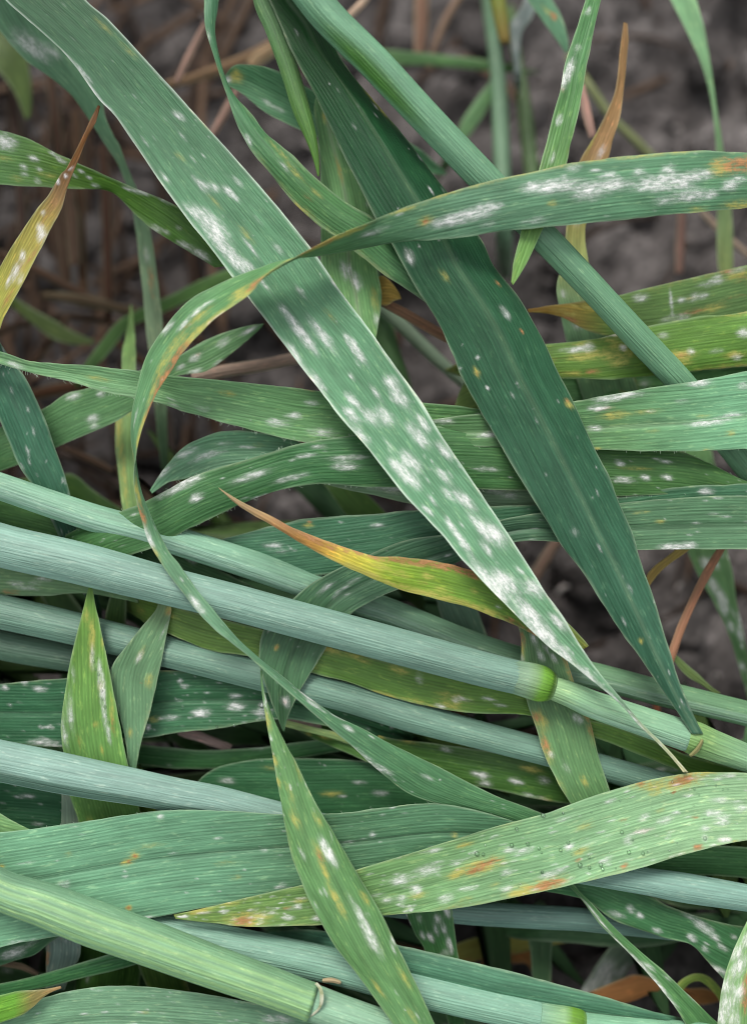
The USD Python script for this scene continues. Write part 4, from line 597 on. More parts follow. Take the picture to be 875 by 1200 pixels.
leaf('mildewed leaf with brown margins hanging down behind the green node',
     [(606, 728, 660, 752, -2, 3), (610, 748, 664, 777, 0, 3), (612, 790, 676, 806, 3, 3), (617, 822, 684, 828, 4, 3), (627, 850, 692, 846, 4, 3), (640, 890, 703, 890, 4, 3), (656, 922, 712, 922, 4, 3), (672, 950, 722, 948, 2, 2), (690, 985, 735, 985, -4, 2)],
     [(0, (0.085, 0.16, 0.09)), (0.5, (0.085, 0.175, 0.09)), (1, (0.095, 0.20, 0.085))], ext=(30, 60), res=2.8, edge=(.9, .6), spots=[(625, 750, 9, 5, .9, 0), (634, 768, 6, 5, .95, 0), (650, 772, 6, 5, .95, 0), (640, 760, 5, 4, .8, 0), (655, 762, 5, 3, .7, 0), (610, 770, 6, 3, .6, 0), (602, 745, 14, 6, .9, 2), (604, 758, 10, 4, .9, 1), (630, 842, 6, 6, .8, 2), (632, 844, 12, 9, .8, 1), (640, 875, 12, 5, .9, 2), (641, 878, 16, 6, .7, 1), (676, 843, 7, 6, .9, 0), (645, 884, 5, 4, .8, 0), (684, 915, 9, 4, .7, 1), (662, 900, 10, 6, .4, 0)])
leaf('yellow green leaf wedged between the main stem and the grey blue stem',
     [(190, 708, 196, 742, -7, 2), (229, 718, 230, 758, -7, 2), (300, 736, 303, 771, -7, 2), (400, 762, 397, 797, -7, 2), (457, 777, 457, 817, -6, 2), (543, 797, 543, 834, -6, 2), (600, 808, 623, 840, -6, 2), (660, 826, 672, 848, -8, 1)], [(0, (0.095, 0.155, 0.045)), (0.5, (0.088, 0.180, 0.045)), (1, (0.085, 0.185, 0.035))], ext=(60, 40), res=3, yel=((14, 9, 1),), spots=[(490, 795, 6, 7, .6, 0), (543, 818, 10, 3, .8, 0), (533, 821, 5, 3, .8, 0), (515, 827, 8, 3, .8, 0), (572, 820, 8, 3, .8, 0), (585, 826, 7, 3, .8, 0)])
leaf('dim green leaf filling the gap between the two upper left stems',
     [(-40, 575, -40, 640, -42, 4), (0, 583, 0, 640, -42, 4), (60, 596, 60, 655, -42, 4), (115, 618, 118, 672, -44, 4), (170, 640, 170, 690, -48, 3), (240, 668, 240, 700, -54, 2)], [(0, (0.075, 0.165, 0.045)), (1, (0.060, 0.135, 0.05))], ext=(160, 100), res=4)
leaf('shaded leaf with white flecks lying under the second stem near the arching leaf',
     [(118, 628, 120, 640, -30, 0), (150, 622, 150, 662, -32, 3), (190, 630, 190, 690, -34, 4), (226, 652, 228, 700, -36, 4), (300, 690, 300, 720, -44, 3)], (0.070, 0.150, 0.065), ext=(60, 80), res=3, mil=(8, 6), spots=[(118, 634, 5, 8, .9, 0), (224, 656, 9, 4, .8, 0)])
leaf('pale streaked leaf edge showing at the left edge under the main stem',
     [(-40, 652, -40, 699, -26, 3), (0, 662, 0, 698, -26, 3), (50, 668, 52, 698, -26, 3), (94, 680, 96, 695, -26, 2), (150, 698, 150, 704, -30, 1)], (0.115, 0.215, 0.125), ext=(160, 40), res=3, mil=(7, 7), spots=[(12, 694, 12, 4, .7, 2), (20, 683, 10, 4, .8, 0), (52, 678, 10, 3, .9, 0), (35, 690, 14, 3, .6, 0)])
leaf('pointed bright yellow green leaf standing upright under the main stem at the left',
     [(104, 676, 109, 676, 2, 0), (103, 692, 109, 692, 14, 0), (94, 728, 116, 726, 14, 2), (86, 762, 124, 764, 13, 3), (78, 806, 133, 806, 10, 4), (73, 845, 141, 845, 4, 4), (75, 880, 149, 886, -6, 4), (82, 925, 160, 930, -17, 3), (93, 962, 170, 968, -24, 2), (102, 1000, 178, 1004, -34, 0)],
     [(0, (0.10, 0.20, 0.04)), (0.4, (0.115, 0.245, 0.085)), (0.75, (0.11, 0.25, 0.075)), (1, (0.08, 0.17, 0.03))], cup=0.10, ext=(0, 60), res=2.4, edge=(.2, .1), yel=((5, 6, 1),),
     spots=[(108, 742, 16, 4, .8, 1), (107, 770, 18, 4, .5, 1), (109, 770, 14, 3, .75, 0), (117, 790, 18, 3.5, .8, 0), (120, 810, 16, 4, .85, 0), (122, 835, 18, 3, .75, 0), (127, 860, 14, 3, .7, 0), (132, 850, 12, 3, .7, 2), (131, 835, 26, 3.5, .6, 1), (82, 835, 24, 4, .85, 0), (75, 862, 22, 3, .8, 0), (86, 790, 10, 2.5, .6, 0), (113, 850, 5, 4, .7, 1), (119, 805, 8, 4, .7, 1)])
leaf('grey green upright leaf just right of the pointed yellow green one, narrow at its top',
     [(186, 702, 200, 704, 0, 0), (180, 718, 200, 720, 1, 1), (160, 743, 194, 750, 3, 2), (140, 768, 189, 778, 3, 3), (130, 791, 183, 806, 0, 3), (135, 820, 178, 826, -3, 3), (142, 846, 171, 849, -7, 2), (148, 872, 165, 875, -10, 2), (150, 900, 160, 902, -15, 0)],
     [(0, (0.12, 0.19, 0.10)), (0.2, (0.095, 0.185, 0.115)), (1, (0.105, 0.205, 0.135))], cup=0.06, res=2.4, flecks=1, edge=(.3, .2), spots=[(163, 769, 9, 3, .8, 0), (165, 764, 12, 4, .5, 1), (174, 799, 9, 5, .7, 1), (197, 716, 6, 4, .8, 1), (198, 717, 4, 3, .7, 2), (167, 800, 2, 2, .9, 2), (153, 860, 8, 3, .6, 1), (192, 740, 14, 2, .5, 0)])
leaf('dark leaf with white blotches and a sunken midrib, lying level behind the two upright leaves',
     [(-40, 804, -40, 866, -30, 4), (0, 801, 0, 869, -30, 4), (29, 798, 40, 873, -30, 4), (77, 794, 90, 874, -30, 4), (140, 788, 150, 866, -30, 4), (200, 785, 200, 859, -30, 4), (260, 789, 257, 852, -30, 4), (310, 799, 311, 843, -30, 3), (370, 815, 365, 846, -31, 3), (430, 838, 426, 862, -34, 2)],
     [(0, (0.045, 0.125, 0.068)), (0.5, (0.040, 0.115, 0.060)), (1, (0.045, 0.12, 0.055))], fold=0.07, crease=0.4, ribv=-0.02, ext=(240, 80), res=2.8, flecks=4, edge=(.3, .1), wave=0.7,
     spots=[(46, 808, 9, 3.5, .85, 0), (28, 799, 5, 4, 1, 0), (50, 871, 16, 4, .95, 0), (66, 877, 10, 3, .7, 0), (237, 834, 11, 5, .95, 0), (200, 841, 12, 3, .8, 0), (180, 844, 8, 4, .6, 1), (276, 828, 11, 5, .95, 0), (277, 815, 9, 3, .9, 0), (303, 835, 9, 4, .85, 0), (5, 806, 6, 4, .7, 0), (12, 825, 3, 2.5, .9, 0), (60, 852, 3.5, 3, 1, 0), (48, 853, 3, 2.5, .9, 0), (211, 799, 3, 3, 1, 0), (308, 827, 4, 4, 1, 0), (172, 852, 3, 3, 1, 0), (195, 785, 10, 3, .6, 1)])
leaf('dark leaf with yellowish mottling under the grey blue stem right of centre',
     [(400, 848, 400, 880, -44, 3), (451, 864, 445, 898, -44, 3), (514, 872, 510, 912, -44, 3), (600, 885, 600, 930, -44, 3), (680, 900, 675, 944, -46, 3), (760, 916, 760, 952, -52, 2)], [(0, (0.070, 0.14, 0.035)), (1, (0.058, 0.125, 0.03))], ext=(80, 120), res=3, yel=((12, 9, 1),), spots=[(563, 907, 12, 4, .95, 0), (604, 915, 10, 4, .9, 0), (569, 917, 10, 4, .7, 0), (638, 914, 9, 5, .7, 0), (618, 930, 9, 3, .7, 0), (478, 868, 12, 4, .6, 1), (522, 878, 9, 4, .6, 0), (635, 947, 8, 4, .6, 0)])
leaf('dark rounded leaf low in the gap right of the wide grooved stem',
     [(226, 925, 232, 932, -60, 0), (240, 908, 250, 940, -60, 3), (262, 897, 270, 950, -60, 4), (314, 889, 320, 960, -60, 4), (371, 889, 375, 965, -60, 4), (437, 893, 440, 960, -60, 4), (500, 907, 505, 955, -60, 3), (580, 935, 580, 965, -62, 2)], [(0, (0.040, 0.115, 0.055)), (1, (0.048, 0.13, 0.05))], rib=0.0, ext=(0, 120), res=3, spots=[(265, 914, 12, 5, .6, 0), (390, 931, 14, 4, .7, 1), (420, 916, 9, 3, .7, 0), (446, 930, 10, 4, .8, 0), (320, 900, 14, 4, .4, 1)], flecks=2)
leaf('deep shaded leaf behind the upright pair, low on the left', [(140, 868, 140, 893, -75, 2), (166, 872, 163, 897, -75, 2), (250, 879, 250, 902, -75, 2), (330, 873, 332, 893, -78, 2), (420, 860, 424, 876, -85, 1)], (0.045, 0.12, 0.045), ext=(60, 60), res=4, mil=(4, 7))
leaf('dark striped leaf at the left edge under the wide grooved stem',
     [(-40, 905, -40, 978, -32, 3), (0, 912, 0, 977, -32, 3), (50, 922, 48, 974, -33, 3), (90, 936, 90, 970, -35, 2), (150, 950, 150, 972, -40, 1)], (0.042, 0.120, 0.062), fold=0.08, ext=(200, 40), res=3, flecks=3, spots=[(32, 933, 10, 3, .7, 0), (44, 965, 8, 2.5, .6, 0)])
leaf('grey sliver of leaf between the grooved stem and the broad leaf', [(74, 900, 92, 900, -26, 1), (72, 930, 92, 932, -26, 1), (72, 960, 94, 962, -28, 1), (70, 990, 92, 992, -34, 0)], (0.17, 0.24, 0.22), res=3)
leaf('dull green leaf stub between wide grooved stem and yellow upright leaf', [(150, 905, 176, 925, -50, 2), (160, 945, 182, 945, -52, 2), (172, 975, 190, 972, -56, 2)], (0.07, 0.13, 0.03), res=3, ext=(40, 60))

# ================================================================== THE BOTTOM OF THE PICTURE
leaf('broad smooth blue green leaf with two orange specks at the bottom left',
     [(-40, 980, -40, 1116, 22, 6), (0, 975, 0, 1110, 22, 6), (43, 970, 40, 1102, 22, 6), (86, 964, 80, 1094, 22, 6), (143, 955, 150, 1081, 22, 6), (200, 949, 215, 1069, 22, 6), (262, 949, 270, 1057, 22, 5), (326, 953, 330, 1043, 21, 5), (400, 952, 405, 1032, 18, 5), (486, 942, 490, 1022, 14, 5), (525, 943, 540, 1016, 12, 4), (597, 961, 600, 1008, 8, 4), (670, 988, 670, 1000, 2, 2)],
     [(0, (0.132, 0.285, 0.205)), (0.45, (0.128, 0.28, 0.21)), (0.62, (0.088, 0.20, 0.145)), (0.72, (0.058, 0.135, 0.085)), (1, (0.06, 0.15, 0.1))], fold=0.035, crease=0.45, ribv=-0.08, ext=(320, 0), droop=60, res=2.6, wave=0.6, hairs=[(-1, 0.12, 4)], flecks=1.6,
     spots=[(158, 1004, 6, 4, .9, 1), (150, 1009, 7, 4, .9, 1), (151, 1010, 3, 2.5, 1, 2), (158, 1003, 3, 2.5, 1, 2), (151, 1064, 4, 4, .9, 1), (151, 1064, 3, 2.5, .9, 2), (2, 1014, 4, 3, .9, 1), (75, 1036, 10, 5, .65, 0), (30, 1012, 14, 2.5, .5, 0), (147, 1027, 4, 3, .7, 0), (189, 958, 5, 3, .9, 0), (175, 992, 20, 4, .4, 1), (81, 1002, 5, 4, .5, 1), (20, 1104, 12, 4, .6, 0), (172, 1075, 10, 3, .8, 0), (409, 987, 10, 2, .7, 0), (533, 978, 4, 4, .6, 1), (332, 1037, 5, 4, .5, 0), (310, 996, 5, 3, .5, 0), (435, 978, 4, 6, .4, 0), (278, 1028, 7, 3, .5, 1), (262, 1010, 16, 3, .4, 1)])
rust = [(556, 1020, 13, 5, .95, 2), (574, 1010, 15, 3.5, .95, 2), (562, 1016, 28, 9, .95, 1), (534, 1024, 9, 5, .8, 1), (611, 1046, 16, 7, .95, 1), (643, 1036, 20, 6, 1, 2), (640, 1036, 26, 8, .8, 1), (799, 914, 17, 7, 1, 2), (799, 913, 25, 11, .95, 1), (825, 906, 22, 3, .9, 1), (751, 919, 11, 4, .8, 2), (751, 918, 18, 5, .8, 1), (752, 973, 14, 4, .55, 2), (816, 993, 7, 4, .9, 2), (732, 1014, 6, 4, .7, 2), (676, 1007, 6, 3, .7, 2), (731, 961, 6, 3, .7, 2), (789, 929, 3.5, 2.5, 1, 2), (286, 1079, 13, 6, 1, 2), (290, 1078, 26, 9, .95, 1), (234, 1067, 12, 4, .9, 1), (337, 1064, 7, 2.5, .7, 2), (848, 983, 10, 5, .5, 2), (774, 951, 6, 3, .5, 1), (815, 958, 5, 3, .7, 2)]
leaf('large mildewed leaf with rust brown blotches and dew, entering from the right at the bottom',
     [(204, 1073, 206, 1077, 26, 0), (257, 1060, 257, 1083, 28, 3), (314, 1046, 314, 1085, 30, 4), (360, 1035, 377, 1083, 31, 5), (417, 1019, 446, 1074, 33, 6), (514, 989, 514, 1066, 35, 7), (571, 971, 571, 1057, 36, 7), (637, 953, 650, 1041, 37, 7), (714, 926, 711, 1026, 38, 7), (758, 914, 768, 1011, 39, 6), (800, 906, 811, 997, 40, 6), (830, 904, 840, 990, 40, 6), (875, 905, 875, 984, 40, 6), (930, 908, 930, 976, 38, 6)],
     [(0, (0.115, 0.19, 0.06)), (0.2, (0.10, 0.20, 0.085)), (0.4, (0.17, 0.31, 0.20)), (0.75, (0.27, 0.42, 0.30)), (1, (0.22, 0.37, 0.22))], cup=0.05, ext=(0, 320), droop=80, res=2.5, wave=0.9, edge=(.5, .2), mil=(9, 2.6), yel=((26, 6, 1),), flecks=8.0,
     spots=rust + [(469, 1030, 13.5, 6.4, 0.85, 0), (503, 1020, 13.5, 7.2, 0.85, 0), (487, 1043, 8.1, 5.6, 0.85, 0), (453, 1054, 8.1, 4, 0.85, 0), (470, 1053, 7.2, 4, 0.85, 0), (523, 1054, 9, 5.6, 0.85, 0), (510, 997, 9, 3.2, 0.85, 0), (540, 1041, 7.2, 2.4, 0.8, 0), (594, 1023, 6.3, 4, 0.85, 0), (614, 997, 9.9, 4, 0.85, 0), (596, 997, 8.1, 3.2, 0.8, 0), (556, 999, 4.5, 3.2, 0.7, 0), (533, 1011, 6.3, 3.2, 0.8, 0), (594, 1041, 7.2, 4, 0.8, 0), (640, 1027, 9, 4, 0.85, 0), (654, 1019, 9, 3.2, 0.85, 0), (666, 993, 6.3, 4, 0.85, 0), (709, 1010, 7.2, 3.2, 0.8, 0), (752, 973, 13.5, 4, 0.65, 0), (754, 958, 7.2, 4, 0.85, 0), (779, 960, 9, 4, 0.85, 0), (844, 963, 9, 5.6, 0.85, 0), (838, 951, 9, 4, 0.85, 0), (826, 970, 5.4, 3.2, 0.85, 0), (848, 983, 9, 4, 0.85, 0), (825, 981, 3.6, 4, 0.85, 0), (842, 938, 10.8, 4, 0.85, 0), (868, 948, 8.1, 4.8, 0.85, 0), (854, 909, 6.3, 3.2, 0.85, 0), (842, 914, 5.4, 2.4, 0.8, 0), (716, 938, 8.1, 2.8, 0.8, 0), (735, 928, 5.4, 2.4, 0.7, 0), (347, 1064, 5.4, 3.2, 0.85, 0), (340, 1075, 5.4, 3.2, 0.85, 0), (370, 1077, 5.4, 3.2, 0.85, 0), (441, 1048, 8.1, 2.4, 0.6, 0), (790, 950, 4.5, 2.4, 0.7, 0), (684, 970, 12, 4, 0.6, 1), (690, 990, 12.6, 3.2, 0.5, 0), (735, 985, 5.4, 6.4, 0.6, 0), (662, 960, 12.6, 4, 0.45, 0)])
leaf('folded leaf rising from the bottom edge to a narrow tip over the stems',
     [(305, 786, 307, 786, 42, 0), (307, 812, 311, 814, 44, 2), (313, 852, 325, 850, 47, 4), (322, 898, 346, 892, 51, 5), (328, 938, 370, 942, 55, 6), (336, 981, 397, 985, 58, 7), (349, 1024, 420, 1026, 61, 7), (368, 1066, 444, 1066, 64, 7), (388, 1103, 468, 1115, 67, 7), (417, 1141, 492, 1163, 70, 6), (443, 1176, 510, 1200, 73, 6), (468, 1212, 530, 1240, 76, 6)],
     [(0, (0.095, 0.20, 0.095)), (0.5, (0.080, 0.175, 0.080)), (0.75, (0.105, 0.225, 0.125)), (1, (0.135, 0.27, 0.155))], cup=-0.14, ext=(0, 220), droop=80, res=2.4, wave=1.2, edge=(.3, 0), yel=((5, 7, 1),), flecks=3,
     spots=[(380, 990, 11, 4.5, 1, 0), (389, 1006, 10, 5, 1, 0), (384, 998, 8, 4, .9, 0), (353, 1001, 9, 3, .6, 0), (376, 1004, 9, 4, .8, 2), (373, 1000, 14, 6, .6, 1), (380, 1023, 9, 4, .85, 1), (391, 1050, 14, 4.5, .75, 1), (400, 1066, 12, 4, .6, 1), (420, 1070, 20, 4, .5, 0), (426, 1082, 22, 5, .65, 0), (437, 1104, 18, 7, .75, 0), (443, 1159, 12, 4, .7, 1), (474, 1147, 16, 5, .6, 1), (340, 930, 16, 4, .45, 1), (349, 901, 14, 3, .45, 1), (325, 917, 8, 3, .7, 1), (345, 960, 14, 5, .6, 1), (372, 960, 10, 5, .6, 1), (428, 1052, 9, 4, .7, 1), (482, 1190, 14, 5, .5, 1)])
leaf('large blue green leaf at the bottom edge, under the striped pale stem',
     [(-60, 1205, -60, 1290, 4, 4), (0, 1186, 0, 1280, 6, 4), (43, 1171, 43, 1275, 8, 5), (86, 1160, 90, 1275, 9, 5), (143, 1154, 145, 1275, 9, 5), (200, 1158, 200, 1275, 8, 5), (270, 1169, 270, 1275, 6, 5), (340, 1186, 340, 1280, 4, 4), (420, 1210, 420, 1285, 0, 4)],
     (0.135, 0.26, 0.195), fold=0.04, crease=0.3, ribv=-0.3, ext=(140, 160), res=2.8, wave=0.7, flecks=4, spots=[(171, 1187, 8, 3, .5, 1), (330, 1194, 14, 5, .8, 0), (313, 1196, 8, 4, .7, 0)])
leaf('small bright green leaf with a brown tip poking in at the bottom left corner',
     [(-40, 1172, -40, 1212, 28, 3), (0, 1167, 0, 1200, 28, 3), (22, 1162, 22, 1192, 28, 3), (40, 1161, 40, 1180, 28, 2), (50, 1160, 50, 1170, 28, 1), (71, 1156, 72, 1159, 28, 0)], [(0, (0.11, 0.26, 0.035)), (0.86, (0.105, 0.25, 0.04)), (0.91, (0.16, 0.15, 0.06)), (1, (0.24, 0.15, 0.09))], ext=(140, 0), res=2.2, split=(1, 30, 'withered_tip', 'brown dried tip'), edge=(.3, 0))
leaf('mildewed dark leaf peeping below the broad leaf at the left edge', [(-40, 1100, -40, 1142, -24, 2), (0, 1098, 0, 1132, -24, 2), (34, 1090, 36, 1122, -24, 2), (60, 1085, 62, 1102, -25, 2), (90, 1078, 92, 1085, -28, 1)], (0.050, 0.125, 0.060), ext=(120, 40), res=3, spots=[(20, 1116, 12, 7, .9, 0), (8, 1120, 8, 4, .7, 0), (40, 1105, 9, 4, .5, 0)])
leaf('grey withered leaf with a pale brown edge in the dark gap under the striped stem', [(50, 1090, 96, 1095, -44, 2), (54, 1115, 94, 1118, -44, 2), (54, 1140, 84, 1138, -45, 2), (52, 1165, 76, 1160, -50, 1)], (0.17, 0.215, 0.20), name='wheat_leaf', res=3, spots=[(52, 1128, 20, 4, .9, 2)], flecks=2)
leaf('dark narrow blade crossing the gap under the striped stem at the left edge', [(-40, 1160, -40, 1176, -18, 2), (0, 1153, 0, 1168, -18, 2), (50, 1142, 52, 1158, -18, 2), (93, 1129, 92, 1148, -19, 2), (140, 1115, 142, 1136, -26, 2)], (0.055, 0.150, 0.062), ext=(120, 60), res=3)
leaf('olive leaf deep in the gap under the striped stem', [(92, 1098, 168, 1105, -70, 3), (90, 1130, 166, 1135, -70, 3), (86, 1165, 160, 1170, -70, 3), (80, 1200, 150, 1205, -74, 2)], (0.058, 0.125, 0.028), ext=(60, 60), res=4, spots=[(103, 1140, 14, 4, .7, 0)])
leaf('yellowish leaf deep in the gap left of the ligule', [(158, 1115, 215, 1135, -60, 3), (166, 1140, 220, 1155, -60, 3), (176, 1165, 226, 1175, -62, 2), (186, 1195, 232, 1200, -66, 1)], (0.085, 0.14, 0.035), ext=(40, 40), res=4, edge=(.8, .3))
leaf('dark blue green leaf lying on the stem at the bottom, right of the folded leaf',
     [(420, 1100, 425, 1136, 6, 2), (466, 1109, 470, 1146, 6, 2), (543, 1127, 545, 1163, 7, 2), (597, 1140, 597, 1177, 7, 2), (650, 1154, 650, 1183, 6, 2), (696, 1166, 698, 1189, 5, 2), (745, 1180, 747, 1194, 2, 1), (780, 1190, 781, 1196, 0, 0)], [(0, (0.075, 0.165, 0.115)), (1, (0.065, 0.155, 0.095))], cup=-0.15, ext=(120, 30), res=3)
leaf('dark leaf dotted with white spots hanging below the large mildewed leaf', [(466, 1050, 526, 1048, -28, 3), (475, 1072, 530, 1066, -28, 3), (484, 1092, 533, 1090, -28, 3), (496, 1112, 537, 1120, -29, 3), (508, 1145, 540, 1148, -32, 2), (520, 1180, 542, 1182, -40, 1)], (0.055, 0.140, 0.052), ext=(60, 50), res=2.4, mil=(10, 4), spots=[(523, 1070, 7, 4, .95, 0), (513, 1078, 6, 4, .95, 0), (503, 1098, 7, 4, .95, 0), (492, 1076, 6, 3, .8, 0), (527, 1107, 7, 4, .9, 0), (521, 1090, 7, 3, .8, 0), (510, 1090, 8, 3, .7, 0), (494, 1096, 7, 3, .8, 0), (522, 1116, 5, 4, .8, 0)])
leaf('dark mildew dotted leaf curving right from under the large mildewed leaf at the lower right',
     [(640, 1028, 640, 1046, -16, 2), (690, 1034, 682, 1054, -17, 3), (730, 1040, 716, 1076, -18, 4), (758, 1048, 745, 1090, -19, 5), (782, 1062, 775, 1099, -20, 6), (812, 1073, 806, 1106, -20, 8), (845, 1082, 826, 1124, -20, 10), (880, 1088, 848, 1148, -21, 12), (925, 1100, 885, 1190, -24, 12)], [(0, (0.055, 0.145, 0.062)), (0.55, (0.060, 0.150, 0.070)), (0.7, (0.090, 0.195, 0.125)), (1, (0.075, 0.175, 0.08))], ext=(60, 160), res=2.6, mil=(8, 4), edge=(.3, 0),
     spots=[(721, 1071, 10, 4, .9, 0), (737, 1065, 6, 5, .8, 0), (749, 1073, 5, 4, 1, 0), (769, 1090, 6, 4, .9, 0), (811, 1099, 7, 5, .95, 0), (829, 1090, 9, 5, .9, 0), (820, 1084, 9, 5, .8, 0), (838, 1098, 8, 4, .7, 0), (826, 1112, 6, 4, .8, 0), (846, 1110, 8, 4, .7, 0), (842, 1138, 12, 5, .9, 0), (858, 1098, 5, 3, .7, 0), (808, 1074, 10, 3, .6, 0)])
leaf('narrow folded leaf with a grey mildewed half, running down at the lower right',
     [(664, 1036, 674, 1040, -6, 0), (679, 1053, 692, 1060, -5, 3), (699, 1081, 722, 1090, -4, 5), (739, 1121, 756, 1121, -3, 6), (774, 1161, 798, 1159, -3, 6), (796, 1190, 834, 1192, -4, 6), (810, 1215, 858, 1215, -6, 5), (830, 1245, 880, 1245, -10, 4)], (0.060, 0.150, 0.068), fold=0.2, ext=(40, 140), res=2.4,
     spots=[(690, 1063, 18, 4, .9, 0), (705, 1083, 18, 4, .9, 0), (722, 1103, 14, 3, .6, 0), (745, 1127, 18, 5, .8, 0), (758, 1142, 18, 5, .9, 0), (772, 1160, 14, 5, .8, 0), (783, 1176, 14, 5, .7, 0), (760, 1132, 9, 4, .7, 0), (810, 1170, 9, 4, .5, 0), (782, 1146, 7, 3, .5, 0)])
leaf('thickly mildewed pale leaf cut by the right edge at the bottom', [(890, 1050, 906, 1062, 18, 2), (868, 1093, 900, 1100, 20, 3), (856, 1121, 896, 1128, 21, 4), (845, 1159, 890, 1164, 22, 4), (840, 1200, 886, 1204, 23, 4), (838, 1245, 886, 1248, 24, 4)], (0.135, 0.265, 0.115), ext=(60, 200), res=2.4, mil=(10, 6), spots=[(862, 1115, 9, 6, 1, 0), (850, 1155, 8, 6, .95, 0), (858, 1140, 7, 5, .9, 0), (868, 1130, 12, 7, 1, 0), (853, 1180, 14, 8, 1, 0), (866, 1165, 12, 7, .9, 0), (872, 1100, 7, 5, .9, 0), (872, 1170, 18, 6, .9, 2), (846, 1192, 10, 6, 1, 0), (874, 1150, 14, 4, .7, 2), (862, 1195, 9, 6, .9, 0)])
leaf('light green leaf butt above the broad leaf at the left edge', [(-40, 935, -40, 985, 8, 2), (-10, 948, -10, 982, 8, 2), (14, 962, 14, 981, 7, 2), (34, 972, 36, 979, 4, 0)], (0.15, 0.29, 0.145), ext=(120, 0), res=3)
leaf('shaded leaf behind the right end of the large mildewed leaf', [(740, 985, 745, 1025, -34, 3), (800, 990, 806, 1026, -36, 3), (850, 992, 858, 1028, -38, 3), (900, 994, 905, 1034, -42, 3)], (0.058, 0.140, 0.055), ext=(60, 160), res=4)
leaf('thin olive leaf edge under the right part of the main stem', [(664, 840, 660, 852, -12, 1), (700, 846, 696, 864, -12, 2), (760, 866, 758, 888, -12, 2), (815, 888, 815, 910, -13, 2), (880, 905, 880, 925, -16, 1)], (0.105, 0.185, 0.038), ext=(20, 120), res=3)
leaf('blue green leaf in shade right of the hanging brown edged leaf', [(690, 880, 688, 908, -52, 2), (740, 898, 738, 925, -52, 2), (800, 912, 798, 940, -54, 2), (880, 925, 880, 950, -58, 1)], (0.085, 0.175, 0.135), ext=(40, 120), res=4)
leaf('white dusted leaf hanging blurred over the soil at the right edge',
     [(800, 610, 848, 600, -190, 5), (806, 648, 851, 650, -190, 5), (820, 678, 858, 678, -192, 5), (836, 706, 863, 706, -195, 5), (850, 735, 870, 735, -200, 4), (859, 760, 875, 760, -205, 3), (868, 790, 882, 790, -210, 3), (878, 830, 886, 830, -220, 1)], (0.085, 0.175, 0.085), ext=(120, 120), res=3, mil=(16, 6), spots=[(827, 660, 10, 8, 1, 0), (835, 685, 12, 7, 1, 0), (845, 700, 12, 7, 1, 0), (848, 712, 10, 6, .9, 0), (856, 735, 9, 5, 1, 0), (866, 745, 7, 4, .8, 0), (869, 782, 8, 5, .9, 0), (838, 660, 9, 5, .9, 0)])
leaf('slender yellow brown leaf tip curling under the grey green leaf at the right', [(800, 636, 806, 646, -60, 1), (786, 648, 794, 655, -60, 2), (770, 660, 778, 667, -61, 2), (759, 672, 766, 680, -62, 1), (758, 684, 761, 687, -63, 0)], [(0, (0.14, 0.18, 0.06)), (0.5, (0.28, 0.25, 0.09)), (1, (0.30, 0.20, 0.06))], ext=(60, 0), res=2.4, edge=(.5, .5))
leaf('dark curled leaf scrap beside the base of the big dark blade', [(786, 770, 792, 768, -70, 0), (796, 784, 803, 778, -72, 3), (808, 795, 815, 788, -74, 3), (822, 803, 828, 800, -76, 1), (840, 815, 844, 812, -80, 0)], (0.10, 0.13, 0.045), res=2.4, name='dry_leaf', cat='dry leaf', mat=DRY)

# ================================================================== DEAD STRAWS, BLURRED PLANTS AND LITTER ON THE SOIL
def S(py, up): return soil_h(py) + up
straw('pink straw standing at the top left beside the narrow curling blade', [(206, 96, -330), (222, 62, -335), (240, 27, -345)], 8, (0.26, 0.165, 0.13), group=None)
straw('pink straw running behind the narrow curling blade towards the mildewed blade', [(290, 85, -350), (268, 122, -345), (248, 158, -340), (225, 195, -335)], 9, (0.26, 0.165, 0.13), group=None)
straw('tan blurred straw crossing behind the narrow curling blade near the top', [(195, 98, -480), (260, 78, -490), (320, 50, -500), (350, 30, -505)], 13, (0.16, 0.10, 0.055), group=None)
straw('light tan straw stub right of the narrow curling blade', [(292, 76, -420), (306, 64, -425), (322, 55, -430)], 16, (0.24, 0.17, 0.095), group=None)
straw('brown straw under the upright pale leaf, pointing at the big dark blade', [(436, 346, -70), (470, 364, -72), (520, 392, -76), (560, 412, -84)], 13, (0.26, 0.145, 0.085), group=None)
leaf('yellow brown leaf scrap at the head of the brown straw', [(436, 330, 440, 352, -62, 0), (448, 322, 452, 358, -62, 2), (458, 330, 462, 352, -63, 2), (468, 344, 470, 350, -64, 0)], (0.34, 0.24, 0.07), name='dry_leaf', cat='dry leaf', mat=DRY, res=2.4)
straw('whitish pink straw lying level left of the mildewed blade', [(225, 442, -110), (262, 434, -112), (300, 428, -114), (350, 418, -118), (390, 412, -122)], 15, (0.28, 0.205, 0.16), group=None)
stem('grey green blurred stalk slanting behind the big dark blade', [(440, 352, -220, 8), (490, 400, -215, 8), (545, 450, -210, 7), (600, 495, -210, 7)], (0.17, 0.25, 0.19), ext=(60, 60), sides=12, group=None)
stem('dark green blurred stalk between the mildewed blade and the big dark blade', [(440, 350, -260, 11), (452, 400, -255, 13), (468, 450, -250, 13), (482, 500, -250, 12)], (0.055, 0.13, 0.05), ext=(120, 60), sides=12, group=None)
straw('brown straw leaning from the dark blade base up to the right', [(848, 640, -60), (826, 678, -62), (805, 722, -64), (786, 772, -66), (778, 800, -68)], 10, (0.29, 0.145, 0.085), group=None)
straw('dull brown straw on the soil right of the white mildewed tip', [(655, 630, -330), (640, 655, -325), (624, 684, -320), (612, 720, -315)], 15, (0.28, 0.19, 0.14), group=None)
